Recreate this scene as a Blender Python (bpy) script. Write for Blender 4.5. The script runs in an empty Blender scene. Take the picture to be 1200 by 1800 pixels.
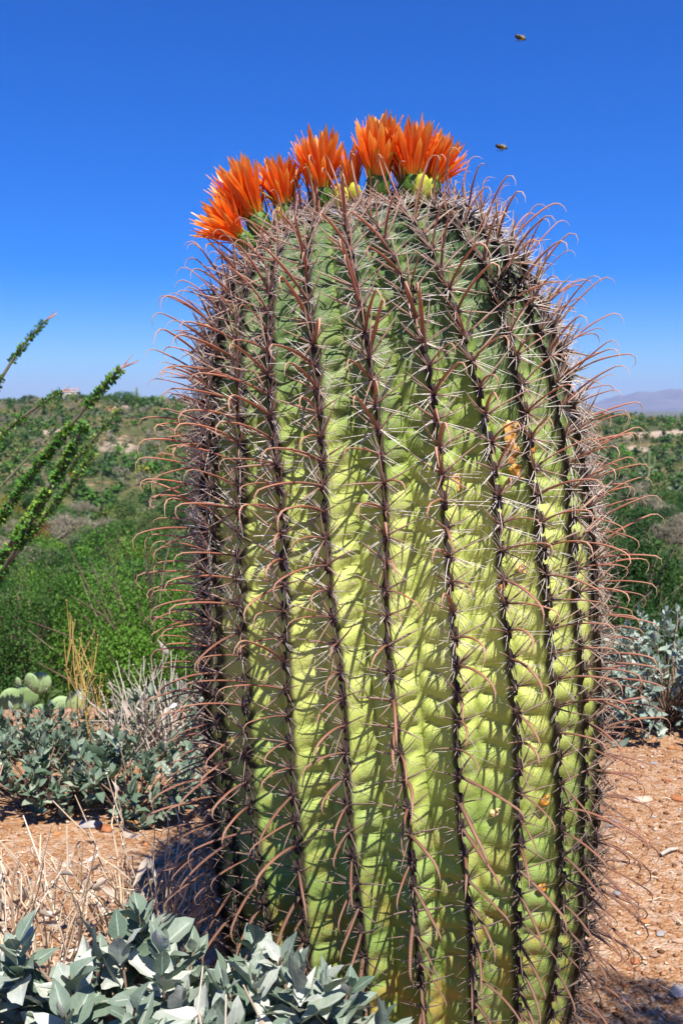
import bpy, math
import numpy as np
from mathutils import Matrix, Vector

# ------------------------------------------------------------------ camera, sky, sun, exposure
scene = bpy.context.scene
CAM_Z, PITCH, FPX, W0, H0 = 0.95, math.radians(6.03), 1750.0, 1200.0, 1800.0
cam_data = bpy.data.cameras.new('camera')
cam_data.sensor_fit = 'VERTICAL'; cam_data.sensor_height = 36.0; cam_data.lens = 35.0
cam_data.clip_start = 0.05; cam_data.clip_end = 40000
cam_data.dof.use_dof = True; cam_data.dof.focus_distance = 1.22; cam_data.dof.aperture_fstop = 15
cam = bpy.data.objects.new('camera', cam_data)
scene.collection.objects.link(cam)
cam.location = (0, 0, CAM_Z); cam.rotation_euler = (math.pi/2 - PITCH, 0, 0)
scene.camera = cam

SUN_EL, SUN_AZ = math.radians(63), math.radians(158)      # azimuth clockwise from +Y (the way the camera looks)
sun_vec = Vector((math.cos(SUN_EL)*math.sin(SUN_AZ), math.cos(SUN_EL)*math.cos(SUN_AZ), math.sin(SUN_EL)))
world = bpy.data.worlds.new('World'); scene.world = world; world.use_nodes = True
wn, wl = world.node_tree.nodes, world.node_tree.links
wn.clear()
sky = wn.new('ShaderNodeTexSky'); sky.sky_type = 'NISHITA'; sky.sun_disc = False
sky.sun_elevation = SUN_EL; sky.sun_rotation = SUN_AZ
sky.air_density = 1.0; sky.dust_density = 0.3; sky.ozone_density = 3.0; sky.altitude = 800
hs = wn.new('ShaderNodeHueSaturation'); hs.inputs['Saturation'].default_value = 1.85; hs.inputs['Hue'].default_value = 0.50
bg = wn.new('ShaderNodeBackground'); bg.inputs['Strength'].default_value = 0.074
wo = wn.new('ShaderNodeOutputWorld')
wl.new(sky.outputs[0], hs.inputs['Color']); tint = wn.new('ShaderNodeMix'); tint.data_type = 'RGBA'; tint.blend_type = 'MULTIPLY'; tint.inputs[0].default_value = 1.0
tint.inputs[7].default_value = (.46, .73, 1.26, 1)      # the photograph's deep blue rendering of the whole sky
wl.new(hs.outputs[0], tint.inputs[6]); wl.new(tint.outputs[2], bg.inputs[0]); wl.new(bg.outputs[0], wo.inputs[0])

sl = bpy.data.lights.new('sun', 'SUN'); sl.energy = 5.0; sl.angle = math.radians(0.5); sl.color = (1.0, 0.95, 0.87)
sun = bpy.data.objects.new('sun', sl); scene.collection.objects.link(sun)
sun.rotation_euler = (-sun_vec).to_track_quat('-Z', 'Y').to_euler()
scene.view_settings.view_transform = 'Standard'; scene.view_settings.look = 'None'
scene.view_settings.exposure = 0.80; scene.view_settings.gamma = 1.0
scene.view_settings.use_curve_mapping = False
scene.cycles.max_bounces = 6; scene.cycles.volume_bounces = 0; scene.cycles.transparent_max_bounces = 8

COL = scene.collection
RNG = np.random.default_rng(7)

def ray_point(px, py, Y):
    """point at depth Y (metres north) that the photograph shows at px, py"""
    u, v = (px - W0/2)/FPX, (H0/2 - py)/FPX
    c, s = math.cos(PITCH), math.sin(PITCH)
    d = np.array([u, c + v*s, -s + v*c])
    return np.array([0, 0, CAM_Z]) + d*(Y/d[1])

# ------------------------------------------------------------------ helpers
def tag(o, label=None, category=None, group=None, kind=None):
    if label: o['label'] = label
    if category: o['category'] = category
    if group: o['group'] = group
    if kind: o['kind'] = kind
    return o

def empty(name, loc=(0, 0, 0)):
    o = bpy.data.objects.new(name, None); COL.objects.link(o)
    o.location = loc; o.empty_display_size = 0.05
    return o

def make_mesh(name, V, F, mat=None, tc=None, smooth=True):
    """V (n,3); F array (m,k) or list of such arrays; tc (n,3) stored as the colour attribute 'tc'"""
    Fs = F if isinstance(F, (list, tuple)) else [F]
    Fs = [np.asarray(f, dtype=np.int32) for f in Fs if len(f)]
    me = bpy.data.meshes.new(name)
    me.vertices.add(len(V)); me.vertices.foreach_set('co', np.asarray(V, dtype=np.float32).ravel())
    nl = sum(f.size for f in Fs); npoly = sum(len(f) for f in Fs)
    me.loops.add(nl); me.polygons.add(npoly)
    me.loops.foreach_set('vertex_index', np.concatenate([f.ravel() for f in Fs]))
    tot = np.concatenate([np.full(len(f), f.shape[1], dtype=np.int32) for f in Fs])
    st = np.concatenate([[0], np.cumsum(tot)[:-1]]).astype(np.int32)
    me.polygons.foreach_set('loop_start', st)
    if smooth: me.polygons.foreach_set('use_smooth', np.ones(npoly, dtype=bool))
    me.update(calc_edges=True)
    if tc is not None:
        a = me.color_attributes.new('tc', 'FLOAT_COLOR', 'POINT')
        c = np.ones((len(V), 4), dtype=np.float32); c[:, :3] = tc
        a.data.foreach_set('color', c.ravel())
    if mat: me.materials.append(mat)
    return me

def link(name, me, parent=None, mat4=None):
    o = bpy.data.objects.new(name, me); COL.objects.link(o)
    if parent: o.parent = parent
    if mat4 is not None: o.matrix_basis = Matrix([[float(x) for x in r] for r in mat4])
    return o

def nrm(a):
    a = np.asarray(a, dtype=float)
    return a/np.maximum(np.linalg.norm(a, axis=-1, keepdims=True), 1e-9)

def tubes(P, R, sides=5, ref=(0.31, 0.17, 0.93), flat=1.0, rnd=None):
    """P (m,n,3) centre lines, R (m,n) radii -> V, F, tc with tc=(t along, rnd, 0). flat scales the 2nd axis"""
    P = np.asarray(P, float); R = np.asarray(R, float)
    m, n = R.shape
    T = np.empty_like(P); T[:, 1:-1] = P[:, 2:] - P[:, :-2]; T[:, 0] = P[:, 1]-P[:, 0]; T[:, -1] = P[:, -1]-P[:, -2]
    T = nrm(T)
    ref = np.broadcast_to(np.asarray(ref, float), T.shape)
    A = nrm(np.cross(T, ref)); B = np.cross(A, T)
    an = np.arange(sides)*2*math.pi/sides
    V = P[:, :, None] + R[:, :, None, None]*(A[:, :, None]*np.cos(an)[None, None, :, None] + flat*B[:, :, None]*np.sin(an)[None, None, :, None])
    V = V.reshape(-1, 3)
    i, j, k = np.meshgrid(np.arange(m), np.arange(n-1), np.arange(sides), indexing='ij')
    idx = lambda a, b, c: a*n*sides + b*sides + c % sides
    F = np.stack([idx(i, j, k), idx(i, j, k+1), idx(i, j+1, k+1), idx(i, j+1, k)], -1).reshape(-1, 4)
    if rnd is None: rnd = RNG.random(m)
    t = np.broadcast_to(np.linspace(0, 1, n)[None, :, None], (m, n, sides))
    rr = np.broadcast_to(np.asarray(rnd)[:, None, None], (m, n, sides))
    tc = np.stack([t, rr, np.zeros_like(t)], -1).reshape(-1, 3)
    return V, F, tc

class Proto:
    def __init__(s, V, F, tc):
        s.V, s.F, s.tc = np.asarray(V, float), np.asarray(F), np.asarray(tc, float)

def joined(protos, var, M, rnd=None, blend=None):
    """all placements (var index, 4x4) as one V, F, tc"""
    Vs, Fs, Ts, off = [], [], [], 0
    M = np.asarray(M)
    for k, p in enumerate(protos):
        sel = np.where(var == k)[0]
        if not len(sel): continue
        V = np.einsum('mij,nj->mni', M[sel][:, :3, :3], p.V) + M[sel][:, None, :3, 3]
        n = len(p.V)
        F = p.F[None] + (off + np.arange(len(sel))*n)[:, None, None]
        tc = np.broadcast_to(p.tc[None], (len(sel), n, 3)).copy()
        if rnd is not None: tc[:, :, 1] = rnd[sel][:, None]
        if blend is not None: tc[:, :, 1] = .45*tc[:, :, 1] + .55*blend[sel][:, None]
        Vs.append(V.reshape(-1, 3)); Fs.append(F.reshape(-1, p.F.shape[1])); Ts.append(tc.reshape(-1, 3)); off += n*len(sel)
    return np.concatenate(Vs), np.concatenate(Fs), np.concatenate(Ts)

def scatter(parent, name, stuff_name, protos, var, M, score, mat, limit=300, label=None, smooth=True, min_score=-1e9):
    """the best-scoring placements become parts that share mesh data, the others one 'stuff' part. M in world space"""
    M = np.asarray(M, float).copy(); var = np.asarray(var); score = np.asarray(score)
    base = np.array(parent.location) if parent else np.zeros(3)
    p = parent.parent if parent else None
    while p: base = base + np.array(p.location); p = p.parent
    M[:, :3, 3] -= base
    order = np.argsort(-score)
    top = [i for i in order[:limit] if score[i] > min_score]
    ts = set(top); rest = np.array([i for i in order if i not in ts], dtype=int)
    mes = [make_mesh(name, q.V, q.F, mat, q.tc, smooth) for q in protos]
    out = []
    for i in top:
        o = link(name, mes[var[i]], parent, M[i]); out.append(o)
        if label: o['label'] = label
    if len(rest):
        V, F, tc = joined(protos, var[rest], M[rest], RNG.random(len(rest)))
        s = link(stuff_name, make_mesh(stuff_name, V, F, mat, tc, smooth), parent)
        tag(s, kind='stuff')
    return out

def frame4(o, y, z, scale=1.0, sx=None):
    """4x4 arrays: local y along y, local z near z; o (m,3)"""
    y = nrm(y); z = np.asarray(z, float)
    x = nrm(np.cross(y, z)); z = np.cross(x, y)
    sc = np.broadcast_to(np.asarray(scale, float), (len(o),))
    M = np.zeros((len(o), 4, 4)); M[:, 3, 3] = 1
    sxx = sc if sx is None else np.broadcast_to(np.asarray(sx, float), (len(o),))*sc
    M[:, :3, 0] = x*sxx[:, None]; M[:, :3, 1] = y*sc[:, None]; M[:, :3, 2] = z*sc[:, None]; M[:, :3, 3] = o
    return M

def cam_score(P, size=1.0, facing=None):
    """how large a thing at P shows in the photograph (only those inside the frame count)"""
    P = np.asarray(P, float); c, s = math.cos(PITCH), math.sin(PITCH)
    d = P - np.array([0, 0, CAM_Z])
    z = d[:, 1]*c - d[:, 2]*s; u = d[:, 0]/np.maximum(z, .01)*FPX + W0/2; v = H0/2 - (d[:, 1]*s + d[:, 2]*c)/np.maximum(z, .01)*FPX
    inside = (u > -10) & (u < W0+10) & (v > -10) & (v < H0+10) & (z > 0)
    sc = np.asarray(size)/np.maximum(z, .05)
    if facing is not None: sc = sc*np.clip(facing, 0.01, 1)
    return np.where(inside, sc, sc*1e-4)

# ---- value noise on numpy
def vnoise(x, y, seed=0):
    xi, yi = np.floor(x).astype(np.int64), np.floor(y).astype(np.int64)
    fx, fy = x-xi, y-yi; fx = fx*fx*(3-2*fx); fy = fy*fy*(3-2*fy)
    def h(a, b):
        n = (a*374761393 + b*668265263 + seed*974634777) & 0xffffffff
        n = ((n ^ (n >> 13))*1274126177) & 0xffffffff
        return ((n ^ (n >> 16)) & 0xffff)/65535.0
    return (h(xi, yi)*(1-fx)+h(xi+1, yi)*fx)*(1-fy) + (h(xi, yi+1)*(1-fx)+h(xi+1, yi+1)*fx)*fy
def fbm(x, y, seed=0, oct=4):
    s = 0; a = 0.5
    for o in range(oct): s = s + a*(vnoise(x*2**o, y*2**o, seed+o)-0.5); a *= 0.5
    return s*2

# ------------------------------------------------------------------ materials
def new_mat(name):
    m = bpy.data.materials.new(name); m.use_nodes = True
    nt = m.node_tree; b = nt.nodes['Principled BSDF']
    return m, nt, b, nt.nodes.new, nt.links.new
def ramp(nt, fac, stops, interp='LINEAR'):
    r = nt.nodes.new('ShaderNodeValToRGB'); e = r.color_ramp.elements
    r.color_ramp.interpolation = interp
    e[0].position, e[0].color = stops[0][0], (*stops[0][1], 1)
    e[1].position, e[1].color = stops[-1][0], (*stops[-1][1], 1)
    for p, c in stops[1:-1]:
        x = e.new(p); x.color = (*c, 1)
    if fac is not None: nt.links.new(fac, r.inputs[0])
    return r
def noise(nt, scale, detail=4, rough=0.55, vec=None, dist=0.0):
    n = nt.nodes.new('ShaderNodeTexNoise'); n.inputs['Scale'].default_value = scale
    n.inputs['Detail'].default_value = detail; n.inputs['Roughness'].default_value = rough; n.inputs['Distortion'].default_value = dist
    if vec is not None: nt.links.new(vec, n.inputs['Vector'])
    return n
def mixc(nt, fac, a, b, mode='MIX'):
    m = nt.nodes.new('ShaderNodeMix'); m.data_type = 'RGBA'; m.blend_type = mode
    for s, v in ((0, fac), (6, a), (7, b)):
        if isinstance(v, (int, float)): m.inputs[s].default_value = v
        elif isinstance(v, tuple): m.inputs[s].default_value = (*v, 1)
        else: nt.links.new(v, m.inputs[s])
    return m.outputs[2]
def mathn(nt, op, a, b=0.0, clamp=False):
    m = nt.nodes.new('ShaderNodeMath'); m.operation = op; m.use_clamp = clamp
    for s, v in ((0, a), (1, b)):
        if isinstance(v, (int, float)): m.inputs[s].default_value = v
        else: nt.links.new(v, m.inputs[s])
    return m.outputs[0]
def maprange(nt, v, a, b, c=0.0, d=1.0):
    m = nt.nodes.new('ShaderNodeMapRange'); nt.links.new(v, m.inputs[0])
    for i, x in enumerate((a, b, c, d)): m.inputs[i+1].default_value = x
    return m.outputs[0]
def attr(nt):
    a = nt.nodes.new('ShaderNodeAttribute'); a.attribute_name = 'tc'
    s = nt.nodes.new('ShaderNodeSeparateColor'); nt.links.new(a.outputs['Color'], s.inputs[0])
    return s.outputs
def posz(nt):
    g = nt.nodes.new('ShaderNodeNewGeometry'); s = nt.nodes.new('ShaderNodeSeparateXYZ')
    nt.links.new(g.outputs['Position'], s.inputs[0])
    return g.outputs['Position'], s.outputs
def bump(nt, h, dist, strength=1.0, b=None):
    n = nt.nodes.new('ShaderNodeBump'); n.inputs['Distance'].default_value = dist; n.inputs['Strength'].default_value = strength
    nt.links.new(h, n.inputs['Height'])
    if b: nt.links.new(n.outputs[0], b.inputs['Normal'])
    return n

def leaf_mat(name, stops, rough=0.6, trans=0.3, spec=0.3, tint=None, veins=False, bushy=False):
    """leaf material: colour from the per-leaf random number, part of the light passes through"""
    m, nt, b, N, L = new_mat(name)
    a = attr(nt)
    pos, xyz = posz(nt)
    fac = a[1]
    if bushy:        # every plant its own shade of green
        oi = N('ShaderNodeObjectInfo'); fac = mathn(nt, 'ADD', mathn(nt, 'MULTIPLY', a[1], .6), maprange(nt, oi.outputs['Random'], 0, 1, -.12, .5))
    r = ramp(nt, fac, stops)
    nz = noise(nt, 60, 3, .5, pos); big = noise(nt, .8 if bushy else 9, 3, .6, pos)
    c = mixc(nt, maprange(nt, nz.outputs[0], .35, .7, 0, .35), r.outputs[0], tuple(x*0.6 for x in stops[0][1]))
    c = mixc(nt, maprange(nt, big.outputs[0], .50, .68, 0, .55 if bushy else .25), c, stops[-1][1])
    if veins:
        c = mixc(nt, maprange(nt, a[2], .12, .0, 0, .35), c, tuple(min(1, x*1.25+.05) for x in stops[-1][1]))
        vn = mathn(nt, 'SINE', mathn(nt, 'MULTIPLY', mathn(nt, 'SUBTRACT', a[0], mathn(nt, 'MULTIPLY', a[2], .22)), 46.0))
        c = mixc(nt, maprange(nt, vn, .5, 1.0, 0, .04), c, tuple(min(1, x*1.1) for x in stops[-1][1]))
        bl = noise(nt, 170, 4, .6, pos); c = mixc(nt, maprange(nt, bl.outputs[0], .6, .72, 0, .5), c, (.30, .25, .15))
        bump(nt, noise(nt, 110, 4, .6, pos).outputs[0], .0015, .6, b)
    L(c, b.inputs['Base Color']); b.inputs['Roughness'].default_value = rough; b.inputs['Specular IOR Level'].default_value = spec
    if trans > 0:
        t = N('ShaderNodeBsdfTranslucent'); mx = N('ShaderNodeMixShader'); mx.inputs[0].default_value = trans
        L(mixc(nt, 1.0, c, tint or (1.0, 1.0, .6), 'MULTIPLY'), t.inputs[0])
        L(b.outputs[0], mx.inputs[1]); L(t.outputs[0], mx.inputs[2])
        L(mx.outputs[0], nt.nodes['Material Output'].inputs[0])
    return m

PATCHES = [(56, 176, 6.5, 6), (47, 158, 3, 4), (-32.5, 146, 2.6, 4), (-47, 160, 2.6, 4), (-42, 190, 2.5, 5), (-19, 100, 1.8, 3), (-30, 198, 2, 3), (20, 150, 6, 8)]
def mat_ground():
    m, nt, b, N, L = new_mat('desert_soil')
    pos, xyz = posz(nt)
    n1 = noise(nt, 3.0, 6, .6, pos); n2 = noise(nt, 38, 6, .7, pos)
    c = ramp(nt, n1.outputs[0], [(.3, (.24, .115, .048)), (.5, (.34, .175, .078)), (.7, (.42, .24, .12))]).outputs[0]
    v = N('ShaderNodeTexVoronoi'); v.inputs['Scale'].default_value = 150; L(pos, v.inputs['Vector'])
    vs = N('ShaderNodeSeparateColor'); L(v.outputs['Color'], vs.inputs[0])
    g = ramp(nt, vs.outputs[0], [(0, (.22, .10, .045)), (.3, (.40, .20, .09)), (.6, (.50, .29, .15)), (.85, (.50, .36, .24)), (1, (.62, .52, .42))]).outputs[0]
    v2 = N('ShaderNodeTexVoronoi'); v2.inputs['Scale'].default_value = 52; L(pos, v2.inputs['Vector']); vs2 = N('ShaderNodeSeparateColor'); L(v2.outputs['Color'], vs2.inputs[0])
    c = mixc(nt, .60, c, g)
    c = mixc(nt, maprange(nt, vs2.outputs[1], .7, .9, 0, .6), c, (.52, .38, .27))
    n9 = noise(nt, 7, 5, .65, pos); c = mixc(nt, maprange(nt, n9.outputs[0], .5, .7, 0, .55), c, (.26, .12, .055))
    c = mixc(nt, maprange(nt, n2.outputs[0], .5, .75, 0, .6), c, (.20, .09, .04))
    far = maprange(nt, xyz[1], 4.5, 8.0)          # the slope beyond the plateau: paler soil and dry ground cover
    patch = None
    pn = noise(nt, .22, 5, .7, pos); wob = N('ShaderNodeVectorMath'); wob.operation = 'MULTIPLY_ADD'; L(pn.outputs['Color'], wob.inputs[0]); wob.inputs[1].default_value = (9, 12, 0); wob.inputs[2].default_value = (-4.5, -6, 0)
    wob2 = N('ShaderNodeVectorMath'); wob2.operation = 'ADD'; L(pos, wob2.inputs[0]); L(wob.outputs[0], wob2.inputs[1])
    for (cx, cy, rx, ry) in PATCHES:
        mp = N('ShaderNodeMapping'); mp.inputs['Location'].default_value = (-cx/rx, -cy/ry, 0); mp.inputs['Scale'].default_value = (1/rx, 1/ry, 0)
        L(wob2.outputs[0], mp.inputs['Vector']); ln = N('ShaderNodeVectorMath'); ln.operation = 'LENGTH'; L(mp.outputs[0], ln.inputs[0])
        d = maprange(nt, ln.outputs['Value'], 1.3, .6); patch = d if patch is None else mathn(nt, 'MAXIMUM', patch, d)
    n3 = noise(nt, .09, 6, .65, pos); n4 = noise(nt, .7, 6, .75, pos)
    fc = ramp(nt, n3.outputs[0], [(.30, (.06, .075, .022)), (.48, (.10, .10, .035)), (.58, (.19, .14, .06)), (.68, (.34, .23, .14)), (.8, (.42, .30, .21))]).outputs[0]
    fc = mixc(nt, maprange(nt, n4.outputs[0], .44, .54, 0, .85), fc, (.055, .065, .022))
    fc = mixc(nt, mathn(nt, 'MULTIPLY', patch, maprange(nt, n2.outputs[0], .3, .6, .5, 1)), fc, (.44, .33, .25))
    c = mixc(nt, far, c, fc)
    L(c, b.inputs['Base Color']); b.inputs['Roughness'].default_value = .95; b.inputs['Specular IOR Level'].default_value = .15
    h = mathn(nt, 'ADD', mathn(nt, 'MULTIPLY', v.outputs['Distance'], -.5), n2.outputs[0])
    bump(nt, h, .010, 1.0, b)
    return m

def mat_skin():
    m, nt, b, N, L = new_mat('cactus_skin')
    a = attr(nt); pos, xyz = posz(nt)          # tc = |v| across the rib, areole phase, rib random
    n1 = noise(nt, 9, 4, .6, pos); n2 = noise(nt, 70, 5, .65, pos)
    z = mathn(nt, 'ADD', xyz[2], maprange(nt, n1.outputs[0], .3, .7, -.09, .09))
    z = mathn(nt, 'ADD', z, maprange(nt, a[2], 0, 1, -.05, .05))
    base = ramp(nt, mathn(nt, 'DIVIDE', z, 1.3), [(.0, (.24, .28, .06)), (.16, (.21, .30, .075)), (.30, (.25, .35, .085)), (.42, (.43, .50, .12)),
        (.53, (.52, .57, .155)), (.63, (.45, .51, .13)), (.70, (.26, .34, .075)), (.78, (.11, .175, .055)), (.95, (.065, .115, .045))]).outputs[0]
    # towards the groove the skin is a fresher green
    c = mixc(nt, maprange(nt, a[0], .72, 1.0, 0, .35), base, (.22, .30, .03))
    c = mixc(nt, maprange(nt, n2.outputs[0], .5, .72, 0, .35), c, (.16, .22, .035))
    po = N('ShaderNodeTexVoronoi'); po.inputs['Scale'].default_value = 330; L(pos, po.inputs['Vector'])
    c = mixc(nt, maprange(nt, po.outputs['Distance'], .16, .05, 0, .35), c, (.62, .62, .30))
    du = noise(nt, 14, 6, .7, pos); c = mixc(nt, maprange(nt, du.outputs[0], .52, .75, 0, .35), c, (.46, .44, .26))
    # corky yellow-brown stains near the foot
    n3 = noise(nt, 26, 5, .7, pos)
    st = mathn(nt, 'MULTIPLY', maprange(nt, xyz[2], .62, .10), maprange(nt, n3.outputs[0], .48, .60))
    c = mixc(nt, mathn(nt, 'MULTIPLY', st, .8), c, (.42, .27, .06))
    # dark corky line on the crest between areoles
    c = mixc(nt, maprange(nt, a[0], .13, .06, 0, .93), c, (.030, .020, .016))
    L(c, b.inputs['Base Color']); b.inputs['Roughness'].default_value = .68; b.inputs['Specular IOR Level'].default_value = .18
    b.inputs['Subsurface Weight'].default_value = 0.0
    bump(nt, mathn(nt, 'ADD', n2.outputs[0], mathn(nt, 'MULTIPLY', noise(nt, 400, 2, .5, pos).outputs[0], .3)), .0022, .7, b)
    return m

def mat_spine(name, low, mid, tip, old, rough=.45, z0=.25, z1=.85, ring=True):
    m, nt, b, N, L = new_mat(name)
    a = attr(nt); pos, xyz = posz(nt)
    young = ramp(nt, a[0], [(0, low), (.45, mid), (.8, tuple(.5*(p+q) for p, q in zip(mid, tip))), (1, tip)]).outputs[0]
    v = mixc(nt, maprange(nt, a[1], 0, 1, 0, .45), young, tuple(.55*x for x in low))
    age = maprange(nt, xyz[2], z1, z0)
    c = mixc(nt, mathn(nt, 'MULTIPLY', age, .75), v, old)
    if ring:                                   # fine annual rings across the spine
        w = mathn(nt, 'SINE', mathn(nt, 'MULTIPLY', a[0], 420.0))
        c = mixc(nt, maprange(nt, w, 0, 1, 0, .16), c, tuple(min(1, x*1.5+.1) for x in tip))
        bump(nt, w, .0004, .6, b)
    L(c, b.inputs['Base Color']); b.inputs['Roughness'].default_value = rough; b.inputs['Specular IOR Level'].default_value = .45
    return m

def plain(name, stops, scale=40, rough=.8, bmp=.002, spec=.3):
    m, nt, b, N, L = new_mat(name)
    pos, xyz = posz(nt)
    n = noise(nt, scale, 5, .6, pos)
    a = attr(nt)
    c = ramp(nt, mathn(nt, 'ADD', mathn(nt, 'MULTIPLY', n.outputs[0], .6), mathn(nt, 'MULTIPLY', a[1], .4)), stops).outputs[0]
    L(c, b.inputs['Base Color']); b.inputs['Roughness'].default_value = rough; b.inputs['Specular IOR Level'].default_value = spec
    if bmp: bump(nt, n.outputs[0], bmp, 1, b)
    return m

def mat_petal():
    m, nt, b, N, L = new_mat('orange_petal')
    a = attr(nt)
    c = ramp(nt, a[0], [(0, (.85, .60, .10)), (.20, (.92, .36, .03)), (.42, (.90, .13, .010)), (.75, (.93, .24, .018)), (1, (.97, .60, .14))]).outputs[0]
    c = mixc(nt, maprange(nt, a[2], .4, 1.0, 0, .5), c, (.97, .36, .03))       # paler petal margins
    c = mixc(nt, maprange(nt, a[1], .4, 1, 0, .45), c, (.82, .07, .015))
    c = mixc(nt, maprange(nt, a[2], .3, 0, 0, .55), c, (.85, .10, .02))
    L(c, b.inputs['Base Color']); b.inputs['Roughness'].default_value = .35; b.inputs['Specular IOR Level'].default_value = .5
    t = N('ShaderNodeBsdfTranslucent'); mx = N('ShaderNodeMixShader'); mx.inputs[0].default_value = .45
    L(c, t.inputs[0]); L(b.outputs[0], mx.inputs[1]); L(t.outputs[0], mx.inputs[2]); L(mx.outputs[0], nt.nodes['Material Output'].inputs[0])
    return m

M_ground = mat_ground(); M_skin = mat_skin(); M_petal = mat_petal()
M_hook = mat_spine('hooked_spine_horn', (.10, .026, .014), (.46, .115, .052), (.82, .52, .33), (.085, .036, .020), .42)
M_central = mat_spine('straight_spine_horn', (.16, .05, .028), (.50, .27, .17), (.78, .62, .50), (.055, .030, .022))
M_bristle = mat_spine('bristle_spine_horn', (.55, .42, .32), (.80, .74, .66), (.82, .76, .68), (.10, .07, .05), .5, .35, .80, False)
M_areole = plain('areole_felt', [(.2, (.02, .013, .011)), (.55, (.05, .032, .028)), (.85, (.12, .08, .065))], 300, .95, .001)
M_char = plain('blackened_flower_remains', [(.3, (.006, .005, .005)), (.8, (.03, .022, .02))], 200, .9, .003)
M_scar = plain('golden_scar', [(.25, (.36, .14, .02)), (.5, (.62, .30, .05)), (.75, (.85, .62, .28))], 130, .6, .003)
M_tube = plain('flower_tube_scales', [(.25, (.03, .08, .012)), (.5, (.10, .19, .02)), (.8, (.55, .55, .06))], 90, .5, .001)
M_fruit = plain('yellow_fruit', [(.25, (.25, .30, .03)), (.55, (.62, .58, .05)), (.85, (.80, .72, .16))], 60, .45, .001)
M_silver = leaf_mat('silver_leaf', [(0, (.10, .155, .10)), (.35, (.185, .245, .18)), (.75, (.285, .34, .27)), (1, (.60, .62, .54))], .65, .16, .2, (.8, 1, .55), True)
M_silver2 = leaf_mat('silver_leaf_small', [(0, (.07, .12, .07)), (.5, (.16, .23, .155)), (1, (.36, .41, .31))], .65, .16, .2, (.8, 1, .55))
M_silverpale = leaf_mat('pale_silver_leaf', [(0, (.15, .21, .16)), (.5, (.28, .35, .28)), (1, (.48, .52, .44))], .65, .12, .2, (.8, 1, .6))
M_stem = plain('grey_brown_stem', [(.3, (.12, .075, .05)), (.7, (.30, .21, .15))], 80, .85, .001)
M_palestem = plain('pale_stem', [(.3, (.30, .26, .20)), (.7, (.55, .48, .38))], 80, .8, .001)
M_straw = plain('straw', [(.25, (.42, .29, .18)), (.55, (.66, .53, .38)), (.85, (.82, .73, .60))], 60, .8, .001)
M_gold = plain('golden_stalk', [(.25, (.38, .22, .05)), (.75, (.62, .46, .15))], 60, .8, .001)
M_dead = leaf_mat('withered_leaf', [(0, (.42, .32, .24)), (.5, (.62, .54, .45)), (1, (.74, .68, .62))], .8, .2, .2, (1, .9, .7))
M_pad = plain('prickly_pear_skin', [(.25, (.20, .30, .11)), (.55, (.27, .38, .16)), (.85, (.35, .46, .22))], 30, .55, .001)
M_oco = leaf_mat('ocotillo_leaf', [(0, (.05, .17, .025)), (.5, (.11, .28, .04)), (.9, (.20, .40, .06)), (1, (.50, .50, .05))], .5, .3, .4, (.9, 1, .3))
M_cane = plain('ocotillo_bark', [(.3, (.07, .06, .04)), (.7, (.17, .16, .10))], 60, .8, .003)
M_pink = plain('dry_flower_spray', [(.3, (.42, .22, .16)), (.7, (.60, .40, .32))], 60, .8, .001)
M_stone = plain('tan_stone', [(.25, (.24, .14, .09)), (.5, (.40, .26, .17)), (.75, (.55, .42, .32))], 50, .9, .003)
M_redstone = plain('rust_stone', [(.3, (.30, .11, .045)), (.7, (.48, .20, .08))], 50, .9, .003)
M_greystone = plain('grey_stone', [(.3, (.22, .20, .20)), (.7, (.38, .35, .33))], 40, .9, .003)
M_gravel = plain('gravel_mix', [(.25, (.11, .05, .028)), (.42, (.32, .14, .06)), (.55, (.44, .24, .12)), (.75, (.62, .50, .40))], 25, .9, .001)
def bushmat(n, a, bb, c, tr=.25): return leaf_mat(n, [(0, a), (.5, bb), (1, c)], .6, tr, .2, (.9, 1, .4), bushy=True)
M_bgreen = bushmat('deep_green_foliage', (.02, .06, .012), (.05, .125, .02), (.12, .23, .035))
M_bbright = bushmat('bright_green_foliage', (.035, .10, .014), (.09, .22, .022), (.20, .37, .045))
M_bolive = bushmat('olive_foliage', (.06, .09, .025), (.13, .18, .045), (.25, .30, .08))
M_under = bushmat('undergrowth_leaves', (.035, .07, .015), (.08, .13, .03), (.15, .21, .06))
M_bgrey = bushmat('grey_green_foliage', (.07, .11, .05), (.14, .20, .095), (.24, .31, .16))
M_bdry = bushmat('dry_twiggy_foliage', (.15, .13, .08), (.26, .23, .15), (.38, .34, .23), .1)
M_byel = bushmat('yellow_green_foliage', (.13, .14, .02), (.22, .22, .03), (.34, .30, .04))
M_bor = bushmat('rust_orange_foliage', (.22, .10, .02), (.38, .18, .03), (.50, .28, .05))

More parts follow.
